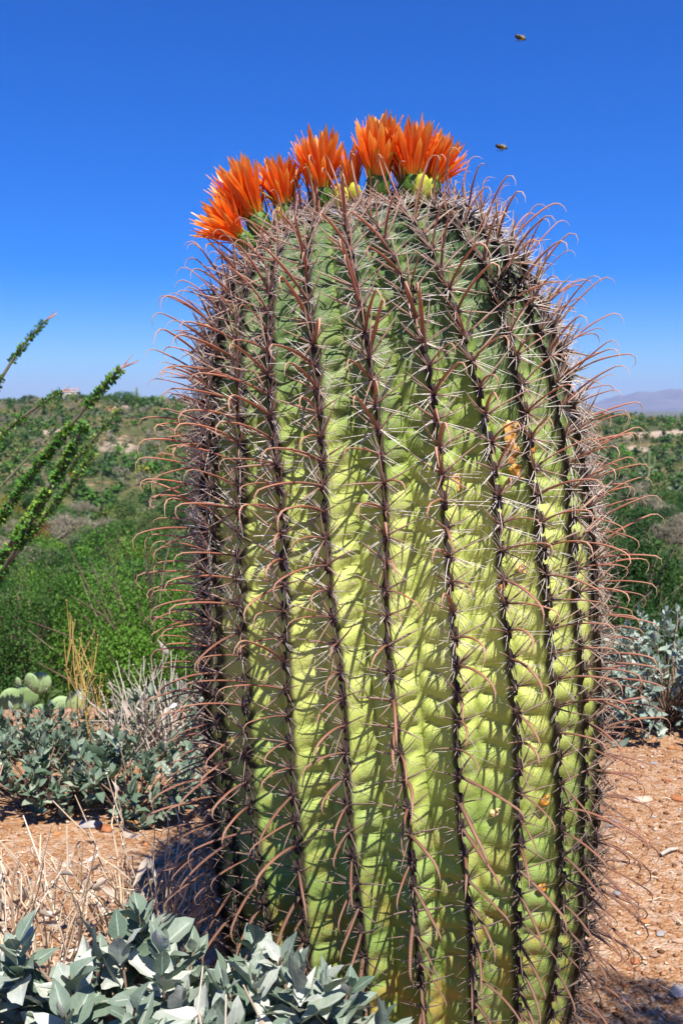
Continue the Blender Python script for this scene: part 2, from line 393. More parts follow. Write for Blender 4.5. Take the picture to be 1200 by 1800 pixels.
# ------------------------------------------------------------------ terrain
PROF_Y = np.array([-9000, -50, 0, 2.9, 3.4, 4.2, 6, 10, 15, 25, 40, 60, 90, 130, 170, 205, 240, 300, 500, 9000.])
PROF_Z = np.array([-8, 0, 0, 0, -.09, -.46, -1.20, -2.3, -4.0, -6.5, -9.2, -10.6, -9.6, -6.6, -2.6, .9, 1.2, -3, -14, -22.])
def smooth_interp(x, X, Z):
    out = 0
    for d, w in ((-.06, .25), (0, .5), (.06, .25)): out = out + w*np.interp(x*(1+d), X, Z)
    return out
def ground_z(x, y):
    x, y = np.asarray(x, float), np.asarray(y, float)
    r = np.hypot(x, y)
    ang = x/np.maximum(y, 1.0)
    z = smooth_interp(y, PROF_Y, PROF_Z)
    # the right side of the far hill stays lower; the plateau edge runs on farther to the right
    k = np.clip((y-90)/90, 0, 1)*np.clip(1-(y-300)/300, 0, 1)
    z = z - k*np.clip(ang/.35, -.25, 1)*2.6
    z = z + np.clip((y-20)/60, 0, 1)*np.clip(1-(y-800)/900, .15, 1)*(fbm(x/34, y/34, 3)*4.2 + fbm(x/9, y/9, 9, 3)*1.0)*np.clip(1-np.abs(y-205)/500, .2, 1)*.8
    z = z + np.clip((y-4)/5, 0, 1)*np.clip(1-(y-60)/100, 0, 1)*fbm(x/3.5, y/3.5, 5, 3)*.5
    z = z + fbm(x/.45, y/.45, 21, 4)*.022*np.clip(1.5-np.abs(y)/20, 0, 1)
    return z
def build_ground():
    n = 370
    u = np.linspace(-1, 1, n); a, bb = .55, math.asinh(8800/.55)
    w = a*np.sinh(bb*u)
    X, Y = np.meshgrid(w, w + 1.9, indexing='ij')
    Z = ground_z(X, Y)
    V = np.stack([X, Y, Z], -1).reshape(-1, 3)
    i, j = np.meshgrid(np.arange(n-1), np.arange(n-1), indexing='ij')
    F = np.stack([i*n+j, (i+1)*n+j, (i+1)*n+j+1, i*n+j+1], -1).reshape(-1, 4)
    o = link('ground', make_mesh('ground', V, F, M_ground)); tag(o, kind='structure')
build_ground()

def build_mountains():
    m, nt, b, N, L = new_mat('mountain_rock')
    pos, xyz = posz(nt)
    nn = noise(nt, .006, 6, .65, pos)
    L(ramp(nt, nn.outputs[0], [(.35, (.05, .05, .045)), (.65, (.15, .12, .11))]).outputs[0], b.inputs['Base Color']); b.inputs['Roughness'].default_value = 1
    n1, n2 = 260, 40
    X = np.linspace(-5200, 5600, n1); D = np.linspace(-1, 1, n2)
    XX, DD = np.meshgrid(X, D, indexing='ij')
    px = 600 + XX/6000*1750
    ridge = np.interp(px, [-900, -200, 300, 700, 980, 1075, 1110, 1150, 1185, 1215, 1300, 1500, 1800, 2300], [20, 16, 22, 14, 20, 34, 76, 98, 126, 108, 116, 80, 60, 10])
    h = ridge*(1 + fbm(XX/260, DD*2, 31, 6)*.75)*(1-np.abs(DD)**1.3) + fbm(XX/160, DD*6, 41, 4)*22*(1-np.abs(DD))
    V = np.stack([XX, 6000 + DD*900 + fbm(XX/900, XX*0, 55, 3)*500, -26 + h*1.12], -1).reshape(-1, 3)
    i, j = np.meshgrid(np.arange(n1-1), np.arange(n2-1), indexing='ij')
    F = np.stack([i*n2+j, (i+1)*n2+j, (i+1)*n2+j+1, i*n2+j+1], -1).reshape(-1, 4)
    o = link('mountains', make_mesh('mountains', V, F, m)); tag(o, kind='structure')
build_mountains()

def build_haze():
    m = bpy.data.materials.new('haze_air'); m.use_nodes = True
    nt = m.node_tree; nt.nodes.clear()
    o_ = nt.nodes.new('ShaderNodeOutputMaterial'); v = nt.nodes.new('ShaderNodeVolumePrincipled')
    v.inputs['Color'].default_value = (.56, .69, 1.0, 1); v.inputs['Density'].default_value = 1.5e-4; v.inputs['Anisotropy'].default_value = 0.0
    nt.links.new(v.outputs[0], o_.inputs['Volume'])
    x, y0, y1, z0, z1 = 9200, -9200, 9200, -60, 190
    V = np.array([[a, b, c] for a in (-x, x) for b in (y0, y1) for c in (z0, z1)], float)
    F = np.array([[0, 1, 3, 2], [4, 6, 7, 5], [0, 4, 5, 1], [2, 3, 7, 6], [0, 2, 6, 4], [1, 5, 7, 3]])
    o = link('haze', make_mesh('haze', V, F, m, smooth=False)); tag(o, 'thin bluish haze over the valley', kind='stuff')
build_haze()

# ------------------------------------------------------------------ background shrubs
def leaf_cloud(n, size, lobes, flatz=1.0, seed=0, aspect=.55, shell=.55, spread=.75, height=.8, rmin=.15, rmax=.40):
    """a shrub crown of radius about 1: n leaf quads spread through several uneven lobes; the foot is at z=0"""
    g = np.random.default_rng(seed)
    c = g.normal(size=(lobes, 3)); c = nrm(c)*(g.random((lobes, 1))**.5)*spread
    c[:, 2] = np.abs(c[:, 2])*height + .22
    r = rmin + (rmax-rmin)*g.random(lobes)
    k = g.integers(0, lobes, n)
    d = nrm(g.normal(size=(n, 3)))
    rad = r[k]*(shell + (1-shell)*g.random(n)**.6)*(1+.25*g.normal(size=n)*.5)
    P = c[k] + d*rad[:, None]; P[:, 2] *= flatz
    P[:, 2] = np.maximum(P[:, 2], .02+.06*g.random(n))
    nr = nrm(d + .9*g.normal(size=(n, 3)) + np.array([0, 0, .35]))
    t = nrm(np.cross(nr, g.normal(size=(n, 3)))); bt = np.cross(nr, t)
    s = size*(.6+.8*g.random(n))[:, None]
    V = np.stack([P - t*s, P - bt*s*aspect + nr*s*.15, P + t*s, P + bt*s*aspect + nr*s*.15], 1).reshape(-1, 3)
    F = (np.arange(n)*4)[:, None] + np.array([0, 1, 2, 3])
    lr = g.random(lobes)
    rn = np.clip(.7*lr[k] + .4*g.random(n) - .05, 0, 1)
    tc = np.stack([np.zeros(n), rn, np.zeros(n)], -1).repeat(4, 0)
    return Proto(V, F, tc)

def branch_tubes(n, seed, height=.8, spread=.8, r0=.02, segs=5, droop=0.0, sides=4):
    g = np.random.default_rng(seed)
    t = np.linspace(0, 1, segs)[None, :, None]
    an = g.random(n)*2*math.pi; el = .35+.9*g.random(n)
    end = np.stack([np.cos(an)*np.cos(el)*spread, np.sin(an)*np.cos(el)*spread, height*np.sin(el)], -1)*(.6+.5*g.random((n, 1)))
    b = g.normal(size=(n, 3))*.04; b[:, 2] = 0
    mid = (b+end)*.5 + g.normal(size=(n, 3))*.09 + np.array([0, 0, .08])
    P = (1-t)**2*b[:, None]+2*t*(1-t)*mid[:, None]+t**2*end[:, None] + g.normal(size=(n, segs, 3))*.012
    R = r0*(1-.85*np.linspace(0, 1, segs))[None]*(.5+g.random((n, 1)))
    return Proto(*tubes(P, R, sides, rnd=g.random(n)))

def twig_cloud(n, size, lobes, seed):
    """bare twigs of a leafless shrub, as thin crossed blades"""
    return leaf_cloud(n, size, lobes, 1, seed, aspect=.07, shell=.1, spread=.8)

SHRUB_KINDS = [  # noun, words, material, near proto, mid proto
    ('green_shrub', 'deep green shrub', M_bgreen), ('bright_shrub', 'bright green leafy shrub', M_bbright),
    ('olive_shrub', 'olive green shrub', M_bolive), ('grey_shrub', 'grey-green shrub', M_bgrey),
    ('dry_shrub', 'bare grey twiggy shrub', M_bdry), ('yellow_shrub', 'yellow-green shrub', M_byel), ('rust_shrub', 'rust orange shrub', M_bor)]
near_me, mid_me, far_pr, bran_me = [], [], [], []
for k, (nm, w, mt) in enumerate(SHRUB_KINDS):
    if nm == 'dry_shrub':
        pn = [twig_cloud(26000, .055, 26, 40+k)]; pm = [twig_cloud(6000, .10, 16, 60+k)]; pf = twig_cloud(100, .30, 5, 70+k)
    else:
        pn = [leaf_cloud(46000, .0105, 17, 1, 40+k+31*q, shell=.84, spread=.86, height=1.0, rmin=.19, rmax=.40) for q in range(1)]; pm = [leaf_cloud(7500, .028, 14, 1, 60+k+31*q, shell=.82, spread=.82, height=.95, rmin=.2, rmax=.42) for q in range(1)]; pf = leaf_cloud(60, .17, 6, 1, 70+k)
    near_me.append([make_mesh('foliage', p.V, p.F, mt, p.tc, False) for p in pn])
    mid_me.append([make_mesh('foliage', p.V, p.F, mt, p.tc, False) for p in pm])
    far_pr.append(pf)
bp = branch_tubes(60, 5, 1.22, 1.02, .013)
branch_me = make_mesh('branches', bp.V, bp.F, M_stem, bp.tc)

def side_words(px, y):
    a = ('just outside the left edge' if px < 0 else 'at the left edge' if px < 60 else 'behind the ocotillo canes' if px < 105 else 'in line with the pale house' if px < 160 else
         'right of the pale house' if px < 200 else 'in line with the round dark tree' if px < 252 else 'beside the left hooked spines' if px < 420 else
         'behind the barrel cactus' if px < 980 else 'beside the right hooked spines' if px < 1110 else 'in line with the right saguaro' if px < 1165 else 'at the right edge')
    b = ('just below the rim' if y < 9 else 'on the near slope' if y < 22 else 'down in the valley' if y < 45 else 'at the valley bottom' if y < 65 else 'on the lower hillside' if y < 90 else
         'on the middle hillside' if y < 125 else 'on the upper hillside' if y < 170 else 'on the skyline ridge')
    return b, a

def add_near_shrub(px, y, radius, kind, rise=1.0):
    x = (px-600)/1750*y; z = float(ground_z(x, y))
    nm, w, mt = SHRUB_KINDS[kind]
    rise = max(.45, min(rise, (.95 - .085*y - z)/(1.25*radius)))      # crowns on this slope stay below the far hillside
    t = empty(nm, (x, y, z-.05))
    rz = RNG.random()*6.28; t.rotation_euler = (0, 0, rz); t.scale = (radius, radius, radius*rise)
    b, a = side_words(px, y)
    wd = 'small' if radius < 1.0 else 'rounded' if radius < 1.35 else 'large' if radius < 1.7 else 'spreading'
    tag(t, f'{wd} {w} {b}, {a}', 'shrub', 'shrubs growing on the near slope')
    link('foliage', near_me[kind][int(RNG.integers(0, len(near_me[kind])))], t)
    o = link('branch', branch_me, t); tag(o, kind='stuff')
    return t

def near_field():
    g = np.random.default_rng(23)
    y = 7.6
    while y < 30:
        step = 1.35 + y*.062
        half = .5*y + 1.0
        for x in np.arange(-half, half, step):
            xx = x + g.normal()*step*.3; yy = y + g.normal()*step*.3
            r = min(2.1, (.68+.038*y)*g.uniform(.6, 1.5))
            v = fbm(np.array([xx/3.2]), np.array([yy/3.2]), 57, 2)[0]*1.6 + g.normal()*.30
            kind = [4, 2, 3, 0, 1, 0, 4, 2][int(np.digitize(v, [-.75, -.45, -.2, .05, .3, .55, .9]))]
            if yy < 12 and kind in (3, 4) and g.random() < .85: kind = 0 if g.random() < .6 else 1
            add_near_shrub(600+xx/yy*1750, yy, r, kind, g.uniform(.75, 1.7))
        y += step*.9
near_field()

# mid distance: individuals, then the rest as one mass
def mid_field():
    g = np.random.default_rng(11)
    pts = []
    y = 30.5
    while y < 238:
        half = .52*y
        step = 1.95 + y*.0022
        for x in np.arange(-half, half, step):
            xx = x + g.normal()*step*.35; yy = y + g.normal()*step*.35
            dens = fbm(np.array([xx/14]), np.array([yy/14]), 77, 3)[0]
            if min(((xx-p[0])/p[2])**2+((yy-p[1])/p[3])**2 for p in PATCHES) < 1.0 and g.random() < .7: continue
            if g.random() < .90 - max(0, dens)*.9 + (-.04 if yy > 140 else .05): pts.append((xx, yy))
        y += step
    pts = np.array(pts)
    Z = ground_z(pts[:, 0], pts[:, 1])
    rad = (1.15 + 1.15*g.random(len(pts))**1.5)*np.clip(1.15-pts[:, 1]/600, .8, 1.1)
    sel = fbm(pts[:, 0]/26, pts[:, 1]/26, 101, 3)*1.5 + g.normal(size=len(pts))*.35
    kind = np.digitize(sel, [-.60, -.25, .05, .25, .44, .72])
    kind = np.array([4, 0, 2, 3, 0, 1, 0])[kind]
    kind[(g.random(len(pts)) < .004)] = 6; kind[(g.random(len(pts)) < .03)] = 5; kind[g.random(len(pts)) < .07] = 4
    P = np.stack([pts[:, 0], pts[:, 1], Z], -1)
    sc = cam_score(P + np.array([0, 0, .8]), rad)
    pxs = 600 + P[:, 0]/P[:, 1]*1750
    # what stands wholly behind the cactus cannot be among the largest seen
    sc = np.where((pxs > 400) & (pxs < 1010), sc*.02, sc)
    order = np.argsort(-sc); top = order[:200]; rest = order[200:]
    for i in top:
        me = mid_me[kind[i]][int(g.integers(0, len(mid_me[kind[i]])))]
        nm, w, mt = SHRUB_KINDS[kind[i]]
        o = link(nm, me); o.location = P[i] - np.array([0, 0, .1]); o.rotation_euler = (0, 0, g.random()*6.28)
        o.scale = (rad[i], rad[i], rad[i]*(.75+.4*g.random()))
        b, a = side_words(pxs[i], P[i, 1])
        wd = 'low' if rad[i] < 1.3 else 'rounded' if rad[i] < 1.65 else 'broad'
        w2 = w.replace(' leafy', '').replace('bare ', '').replace(' twiggy', ' bare')
        tag(o, f'{wd} {w2} {b}, {a}', 'shrub', 'shrubs scattered over the valley and far hillside')
    th = g.random(len(pts))*6.28
    V_all = []
    for kk in range(7):
        s = rest[kind[rest] == kk]
        if not len(s): continue
        M = np.zeros((len(s), 4, 4)); M[:, 3, 3] = 1
        c, sn = np.cos(th[s]), np.sin(th[s]); r = rad[s]
        M[:, 0, 0] = c*r; M[:, 0, 1] = -sn*r; M[:, 1, 0] = sn*r; M[:, 1, 1] = c*r; M[:, 2, 2] = r*.9; M[:, :3, 3] = P[s]
        V, F, tc = joined([far_pr[kk]], np.zeros(len(s), int), M, blend=g.random(len(s)))
        V_all.append((V, F, tc, SHRUB_KINDS[kk][2]))
    # one object, one material slot per kind
    V = np.concatenate([a[0] for a in V_all]); tc = np.concatenate([a[2] for a in V_all])
    off = 0; Fs = []; mi = []
    for j, a in enumerate(V_all):
        Fs.append(a[1]+off); off += len(a[0]); mi.append(np.full(len(a[1]), j, dtype=np.int32))
    me = make_mesh('hillside_scrub', V, np.concatenate(Fs), None, tc, False)
    for a in V_all: me.materials.append(a[3])
    me.polygons.foreach_set('material_index', np.concatenate(mi))
    tag(link('hillside_scrub', me), 'mass of small green and grey shrubs covering the far hillside', 'scrub', kind='stuff')
    return len(pts)
N_MID = mid_field()

# ground cover on the near slope and the hillside: clumps of small herbs, so that little bare soil shows
def ground_cover():
    g = np.random.default_rng(17)
    n = 5500
    y = 5.0 + 225*g.random(n)**1.5; x = (g.random(n)*2-1)*(.5*y+1.5)
    bare = np.min([((x-p[0])/p[2])**2+((y-p[1])/p[3])**2 for p in PATCHES], axis=0) < 1.2; x, y = x[~bare], y[~bare]; n = len(x)
    P = np.stack([x, y, ground_z(x, y)], -1)
    pr = [leaf_cloud(30, .15, 5, .9, 200+i, .4, .2) for i in range(4)]
    sc = (.13+.16*g.random(n))*(1+np.minimum(y, 60)/16)
    M = frame4(P, np.stack([np.cos(x*9), np.sin(x*9), 0*x], -1), np.tile([0, 0, 1.], (n, 1)), sc)
    V, F, tc = joined(pr, g.integers(0, 4, n), M, g.random(n))
    tag(link('undergrowth', make_mesh('undergrowth', V, F, M_under, tc, False)), 'low green undergrowth covering the slope between the shrubs', 'undergrowth', kind='stuff')
ground_cover()

# a round dark tree on the ridge, saguaros and the pale house
def add_tree(px, y, r, label, squash=.75):
    x = (px-600)/1750*y; z = float(ground_z(x, y))
    t = empty('round_tree', (x, y, z-.1)); tag(t, label, 'tree')
    c = link('crown', mid_me[0][0], t); c.scale = (r, r, r*squash*1.2); c.location = (0, 0, .5)
    P = np.array([[[0, 0, 0], [.03, .02, .6], [-.05, 0, 1.3], [.1, 0, 2.0]]]); R = np.array([[.16, .13, .1, .05]])
    V, F, tc = tubes(P, R, 7); link('trunk', make_mesh('trunk', V, F, M_stem, tc), t)
add_tree(226, 196, 2.9, 'round dark green tree standing alone on the skyline ridge left of the cactus', .62)
add_tree(58, 212, 1.9, 'small green tree on the skyline at the far left', .6)

M_sag = plain('saguaro_skin', [(.3, (.10, .15, .05)), (.7, (.20, .25, .10))], 8, .7, .01)
def add_saguaro(px, y, h, arms, label):
    x = (px-600)/1750*y; z = float(ground_z(x, y))
    t = empty('saguaro', (x, y, z-.1)); tag(t, label, 'saguaro cactus', 'saguaros on the far hillside')
    def col(pts, r, nm):
        pts = np.array(pts, float); n = 14
        s = np.linspace(0, len(pts)-1, n); P = np.stack([np.interp(s, np.arange(len(pts)), pts[:, k]) for k in range(3)], -1)[None]
        R = r*np.array([.85, .95, 1, 1, 1, 1, 1, 1, 1, 1, .97, .88, .62, .08])[None]
        V, F, tc = tubes(P, R, 24, ref=(0, 1, .01))
        k = np.arange(len(V)) % 24; c = np.repeat(P[0], 24, 0); V = c + (V-c)*np.where(k % 2, .84, 1.0)[:, None]
        link(nm, make_mesh(nm, V, F, M_sag, tc), t)
    col([(0, 0, 0), (0, 0, h*.5), (.03, 0, h)], .22, 'trunk')
    for (s, z0, z1) in arms: col([(0, 0, h*z0), (s*.55, 0, h*z0+.05), (s*.7, 0, h*z0+.5), (s*.7, 0, h*z1)], .16, 'arm')
add_saguaro(1139, 120, 4.4, [(1, .45, .8), (-1, .55, .75)], 'saguaro with two raised arms on the ridge at the right')
add_saguaro(243, 205, 3.6, [], 'slim armless saguaro on the skyline beside the round dark tree')
add_saguaro(176, 200, 2.6, [(1, .5, .85)], 'small one-armed saguaro on the skyline right of the pale house')
add_saguaro(254, 130, 3.4, [(-1, .4, .7)], 'pale saguaro on the far hillside below the round dark tree')
add_saguaro(96, 205, 2.8, [], 'short armless saguaro on the skyline left of the pale house')

def add_house(px, y):
    x = (px-600)/1750*y; z = float(ground_z(x, y))+.5
    t = empty('house', (x, y, z)); tag(t, 'small pale flat-roofed house on the skyline at the left', 'house')
    mw = plain('pale_stucco', [(.3, (.60, .54, .46)), (.7, (.72, .66, .58))], 3, .9, .01)
    md = plain('dark_pane', [(.3, (.05, .06, .07)), (.7, (.09, .10, .11))], 3, .2, 0)
    def box(nm, a, b, mt, par):
        c = [(i, j, k) for i in (a[0], b[0]) for j in (a[1], b[1]) for k in (a[2], b[2])]
        F = np.array([[0, 1, 3, 2], [4, 6, 7, 5], [0, 4, 5, 1], [2, 3, 7, 6], [0, 2, 6, 4], [1, 5, 7, 3]])
        return link(nm, make_mesh(nm, np.array(c, float), F, mt, smooth=False), par)
    t.scale = (.8, .8, .8)
    box('wall', (-1.6, -2, -1), (1.6, 2, 1.5), mw, t); box('wall', (-3.2, -1.5, -1), (-1.603, 1.8, 1.0), mw, t)
    box('roof', (-1.75, -2.15, 1.5), (1.75, 2.15, 1.65), mw, t); box('roof', (-3.35, -1.6, 1.0), (-1.76, 1.9, 1.13), mw, t)
    for xx in (-.9, .5): box('window', (xx, -2.05, .3), (xx+.5, -1.98, .95), md, t)
    box('door', (-2.7, -1.55, -.9), (-2.1, -1.48, .7), md, t)
add_house(131, 214)

# ------------------------------------------------------------------ the barrel cactus
NR = 25; AY = 1.46
_pr = np.array([(.245, 0), (.262, .08), (.278, .2), (.288, .35), (.292, .5), (.288, .65), (.281, .78), (.274, .88), (.265, .97), (.248, 1.045),
                (.228, 1.108), (.192, 1.164), (.140, 1.200), (.075, 1.216), (.02, 1.218)])
for _ in range(3):   # round the outline
    q = np.empty((2*len(_pr)-2, 2)); q[0::2] = .75*_pr[:-1]+.25*_pr[1:]; q[1::2] = .25*_pr[:-1]+.75*_pr[1:]
    _pr = np.vstack([_pr[:1], q, _pr[-1:]])
_sl = np.concatenate([[0], np.cumsum(np.linalg.norm(np.diff(_pr, axis=0), axis=1))]); S_TOT = _sl[-1]
AX_Z = np.array([-.2, 0, .3, .6, .8, .92, 1.02, 1.10, 1.17, 1.24]); AX_X = np.array([.097, .095, .093, .087, .078, .068, .053, .035, .017, -.002])
def ax_x(z): return (np.interp(z-.04, AX_Z, AX_X)+np.interp(z, AX_Z, AX_X)+np.interp(z+.04, AX_Z, AX_X))/3
def areole_phase(s):   # areole number along the rib for arc length s: 31 mm apart low down, tighter near the crown
    ss = np.linspace(0, S_TOT, 400); sp = np.interp(ss, [0, .6, .95, 1.2, S_TOT], [.033, .034, .031, .025, .016])
    cum = np.concatenate([[0], np.cumsum((ss[1]-ss[0])/sp[:-1])])
    return np.interp(s, ss, cum)
def surf(rib, v, s, bulge=True):
    """point on the skin: rib number, v in [-1,1] across the rib (0 = crest), arc length s from the foot"""
    r = np.interp(s, _sl, _pr[:, 0]); z = np.interp(s, _sl, _pr[:, 1])
    rc = (rib + v*.5)*2*math.pi/NR                # continuous round the stem, so neighbouring ribs share their groove
    wig = .007*np.sin(z*7.0 + rc*7) + .004*np.sin(z*17 + rc*11)
    tw = -.085 + .16*np.clip((.75-z)/.75, 0, 1)**1.3 + wig/np.maximum(r, .08)*.6
    th = (rib + v*.5)*2*math.pi/NR + tw
    depth = .033*np.clip(r/.28, 0, 1)**.8
    av = np.abs(v)
    g = .62*(1-np.exp(-av*6.5))/(1-math.exp(-6.5)) + .38*(1-(1-av)**1.5)
    g = g + .05*np.clip((av-.9)/.1, 0, 1)
    rr = r - depth*g
    if bulge:
        ph = areole_phase(s) + .11*np.sin(rib*5.1)  # same phase as the areoles
        q = ph - (.26+.16*np.sin(rib*3.3+z*5))*av + .05*np.sin(z*31+rib*2+v*3)
        w = np.abs(np.cos(math.pi*q))**.55
        amp = .0115*(.7+.3*np.sin(rib*12.9898+z*23))
        rr = rr + amp*(.30+.95*np.sin(math.pi*np.clip(av*.86+.12, 0, 1)))*(1-np.clip((av-.8)/.2, 0, 1)**2)*(w-.6)*np.clip(r/.15, 0, 1)
    # ring plane tilts with the leaning axis
    dx = (ax_x(z+.02)-ax_x(z-.02))/.04
    ex = nrm(np.stack([np.ones_like(dx), 0*dx, -dx], -1))
    X = ax_x(z); dirx = np.sin(th)*rr; diry = -np.cos(th)*rr
    return np.stack([X + ex[..., 0]*dirx, AY + diry, z + ex[..., 2]*dirx + 0*rr], -1)

cactus = empty('barrel_cactus', (.095, AY, 0))
tag(cactus, 'tall ribbed barrel cactus covered in hooked spines, crowned with orange flowers', 'barrel cactus')
CB = np.array([.095, AY, 0.])
def build_ribs():
    va = np.concatenate([[-1, -.96, -.9, -.78, -.64, -.5, -.36, -.24, -.14, -.07, -.03]]); vv = np.concatenate([va, [0], -va[::-1]])
    sv = np.linspace(0, S_TOT-.004, 330)
    Vg, Sg = np.meshgrid(vv, sv, indexing='ij'); n1, n2 = Vg.shape
    i, j = np.meshgrid(np.arange(n1-1), np.arange(n2-1), indexing='ij')
    F = np.stack([i*n2+j, (i+1)*n2+j, (i+1)*n2+j+1, i*n2+j+1], -1).reshape(-1, 4)
    for k in range(NR):
        P = surf(np.full(Vg.shape, float(k)), Vg, Sg).reshape(-1, 3) - CB
        P[:, 2] -= np.where(Sg.ravel() < 1e-6, .06, 0)
        tc = np.stack([np.abs(Vg).ravel(), (areole_phase(Sg) % 1).ravel(), np.full(Vg.size, RNG.random())], -1)
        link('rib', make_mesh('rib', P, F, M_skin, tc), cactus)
build_ribs()

# areole positions and frames
A_rib, A_s = [], []
for k in range(NR):
    n_a = int(areole_phase(S_TOT-.03))
    for q in range(0, n_a):
        ss = np.linspace(0, S_TOT, 1600); ph = areole_phase(ss) + .11*math.sin(k*5.1)
        s = float(np.interp(q + RNG.normal()*.03, ph, ss))
        if s > .012: A_rib.append(k); A_s.append(s)
A_rib = np.array(A_rib, float); A_s = np.array(A_s)
A_P = surf(A_rib, 0*A_s, A_s)
A_u = nrm(surf(A_rib, 0*A_s, A_s+.012, False) - surf(A_rib, 0*A_s, A_s-.012, False))
_side = nrm(surf(A_rib, 0*A_s+.9, A_s, False) - surf(A_rib, 0*A_s-.9, A_s, False))
A_n = nrm(np.cross(_side, A_u)); A_x = nrm(np.cross(A_u, A_n)); NA = len(A_s)
A_view = nrm(np.array([0, 0, CAM_Z]) - A_P); A_face = np.einsum('ij,ij->i', A_n, A_view)
A_young = np.clip((A_P[:, 2]-.25)/.7, 0, 1)
FR = lambda ang, sc, o=None: ang

def mats(O, X, Y, Z, sc):
    M = np.zeros((len(O), 4, 4)); M[:, 3, 3] = 1; sc = np.broadcast_to(np.asarray(sc, float), (len(O),))[:, None]
    M[:, :3, 0] = X*sc; M[:, :3, 1] = Y*sc; M[:, :3, 2] = Z*sc; M[:, :3, 3] = O
    return M

# prototypes: base at the origin, z outward, y up along the rib
def hook_proto(seed):
    g = np.random.default_rng(seed); n = 14
    t = np.linspace(0, 1, n)
    a0 = math.radians(g.uniform(4, 22)); hook = math.radians(g.uniform(80, 140)); c1 = math.radians(g.uniform(20, 42))
    k = np.clip((t-g.uniform(.60, .70))/.30, 0, 1)
    ang = a0 - c1*t - hook*(k*k*(3-2*k))
    lat = g.normal()*.16*t + g.normal()*.1*t*t
    d = np.stack([lat, np.sin(ang), np.cos(ang)], -1); P = np.concatenate([[[0, 0, 0]], np.cumsum(nrm(d)[:-1]/(n-1), 0)])[None]
    w = np.interp(t, [0, .06, .5, .8, 1], [.032, .023, .0205, .0145, .002])[None]*g.uniform(.85, 1.15)
    return Proto(*tubes(P, w, 6, ref=(.0, .8, -.6) if False else np.cross(nrm(np.gradient(P[0], axis=0)), np.array([1., 0, 0]))[None], flat=.55, rnd=[g.random()]))
def straight_proto(seed):
    g = np.random.default_rng(seed); n = 5; t = np.linspace(0, 1, n)
    P = np.stack([g.normal()*.06*t*t, g.normal()*.07*t*t, t], -1)[None]
    w = (np.interp(t, [0, .05, .6, 1], [.036, .025, .020, .003])*g.uniform(.85, 1.15))[None]
    return Proto(*tubes(P, w, 5, rnd=[g.random()]))
def bristle_proto(seed, n=16):
    g = np.random.default_rng(seed); m = 4; t = np.linspace(0, 1, m)[None, :, None]
    side = np.where(np.arange(n) % 2, 1., -1.)
    el = g.uniform(-1.15, 1.25, n)
    d = nrm(np.stack([side*np.cos(el), np.sin(el)*.95, .30+.45*g.random(n)], -1))
    cv = nrm(g.normal(size=(n, 3))+np.array([0, 0, -.7]))*.16
    Ln = g.uniform(.55, 1.1, n)[:, None, None]
    P = (d[:, None]*t + cv[:, None]*t*t)*Ln + g.normal(size=(n, 1, 3))*.012
    P[:, :, 1] += g.uniform(-.09, .09, n)[:, None]
    R = np.linspace(1, .35, m)[None]*np.full((n, 1), .0132)
    return Proto(*tubes(P, R, 3, rnd=g.random(n)))
def lump_proto(seed, nx=8, ny=6, amp=.25, stretch=(1, 1, 1)):
    g = np.random.default_rng(seed)
    th, ph = np.meshgrid(np.linspace(0, 2*math.pi, nx, endpoint=False), np.linspace(0.02, math.pi-.02, ny), indexing='ij')
    r = 1 + amp*g.normal(size=th.shape)*.6
    V = np.stack([np.cos(th)*np.sin(ph)*r*stretch[0], np.sin(th)*np.sin(ph)*r*stretch[1], np.cos(ph)*r*stretch[2]], -1).reshape(-1, 3)
    i, j = np.meshgrid(np.arange(nx), np.arange(ny-1), indexing='ij')
    F = np.stack([i*ny+j, i*ny+j+1, ((i+1) % nx)*ny+j+1, ((i+1) % nx)*ny+j], -1).reshape(-1, 4)
    return Proto(V, F, np.tile([0, g.random(), 0], (len(V), 1)))

g = RNG
# areoles
ap = [lump_proto(300+i, 7, 6, .28, (.0048, .0135, .0036)) for i in range(5)]
M = mats(A_P - A_n*.0005, A_x, A_u, A_n, g.uniform(.75, 1.25, NA)*np.where(A_P[:, 2] > 1.05, .8, 1))
scatter(cactus, 'areole', 'other_areoles', ap, g.integers(0, 5, NA), M, cam_score(A_P, 1, A_face), M_areole, label=None)
# hooked spines
hp = [hook_proto(400+i) for i in range(12)]
tilt = .04 + .42*np.clip((A_P[:, 2]-.75)/.35, 0, 1) - .55*np.clip((.62-A_P[:, 2])/.5, 0, 1) + g.normal(size=NA)*.13
sway = g.normal(size=NA)*.30
zz = nrm(A_n + A_u*tilt[:, None] + A_x*sway[:, None]); xx = nrm(np.cross(A_u, zz)); yy = np.cross(zz, xx)
hl = g.uniform(.078, .128, NA)*np.interp(A_P[:, 2], [0, .3, .9, 1.15, 1.25], [.82, .94, .96, .84, .7])
keep = g.random(NA) < .97
M = mats(A_P, xx, yy, zz, hl)[keep]
scatter(cactus, 'hooked_spine', 'other_hooked_spines', hp, g.integers(0, 12, keep.sum()), M, cam_score(A_P, 1, .25+A_face)[keep], M_hook)
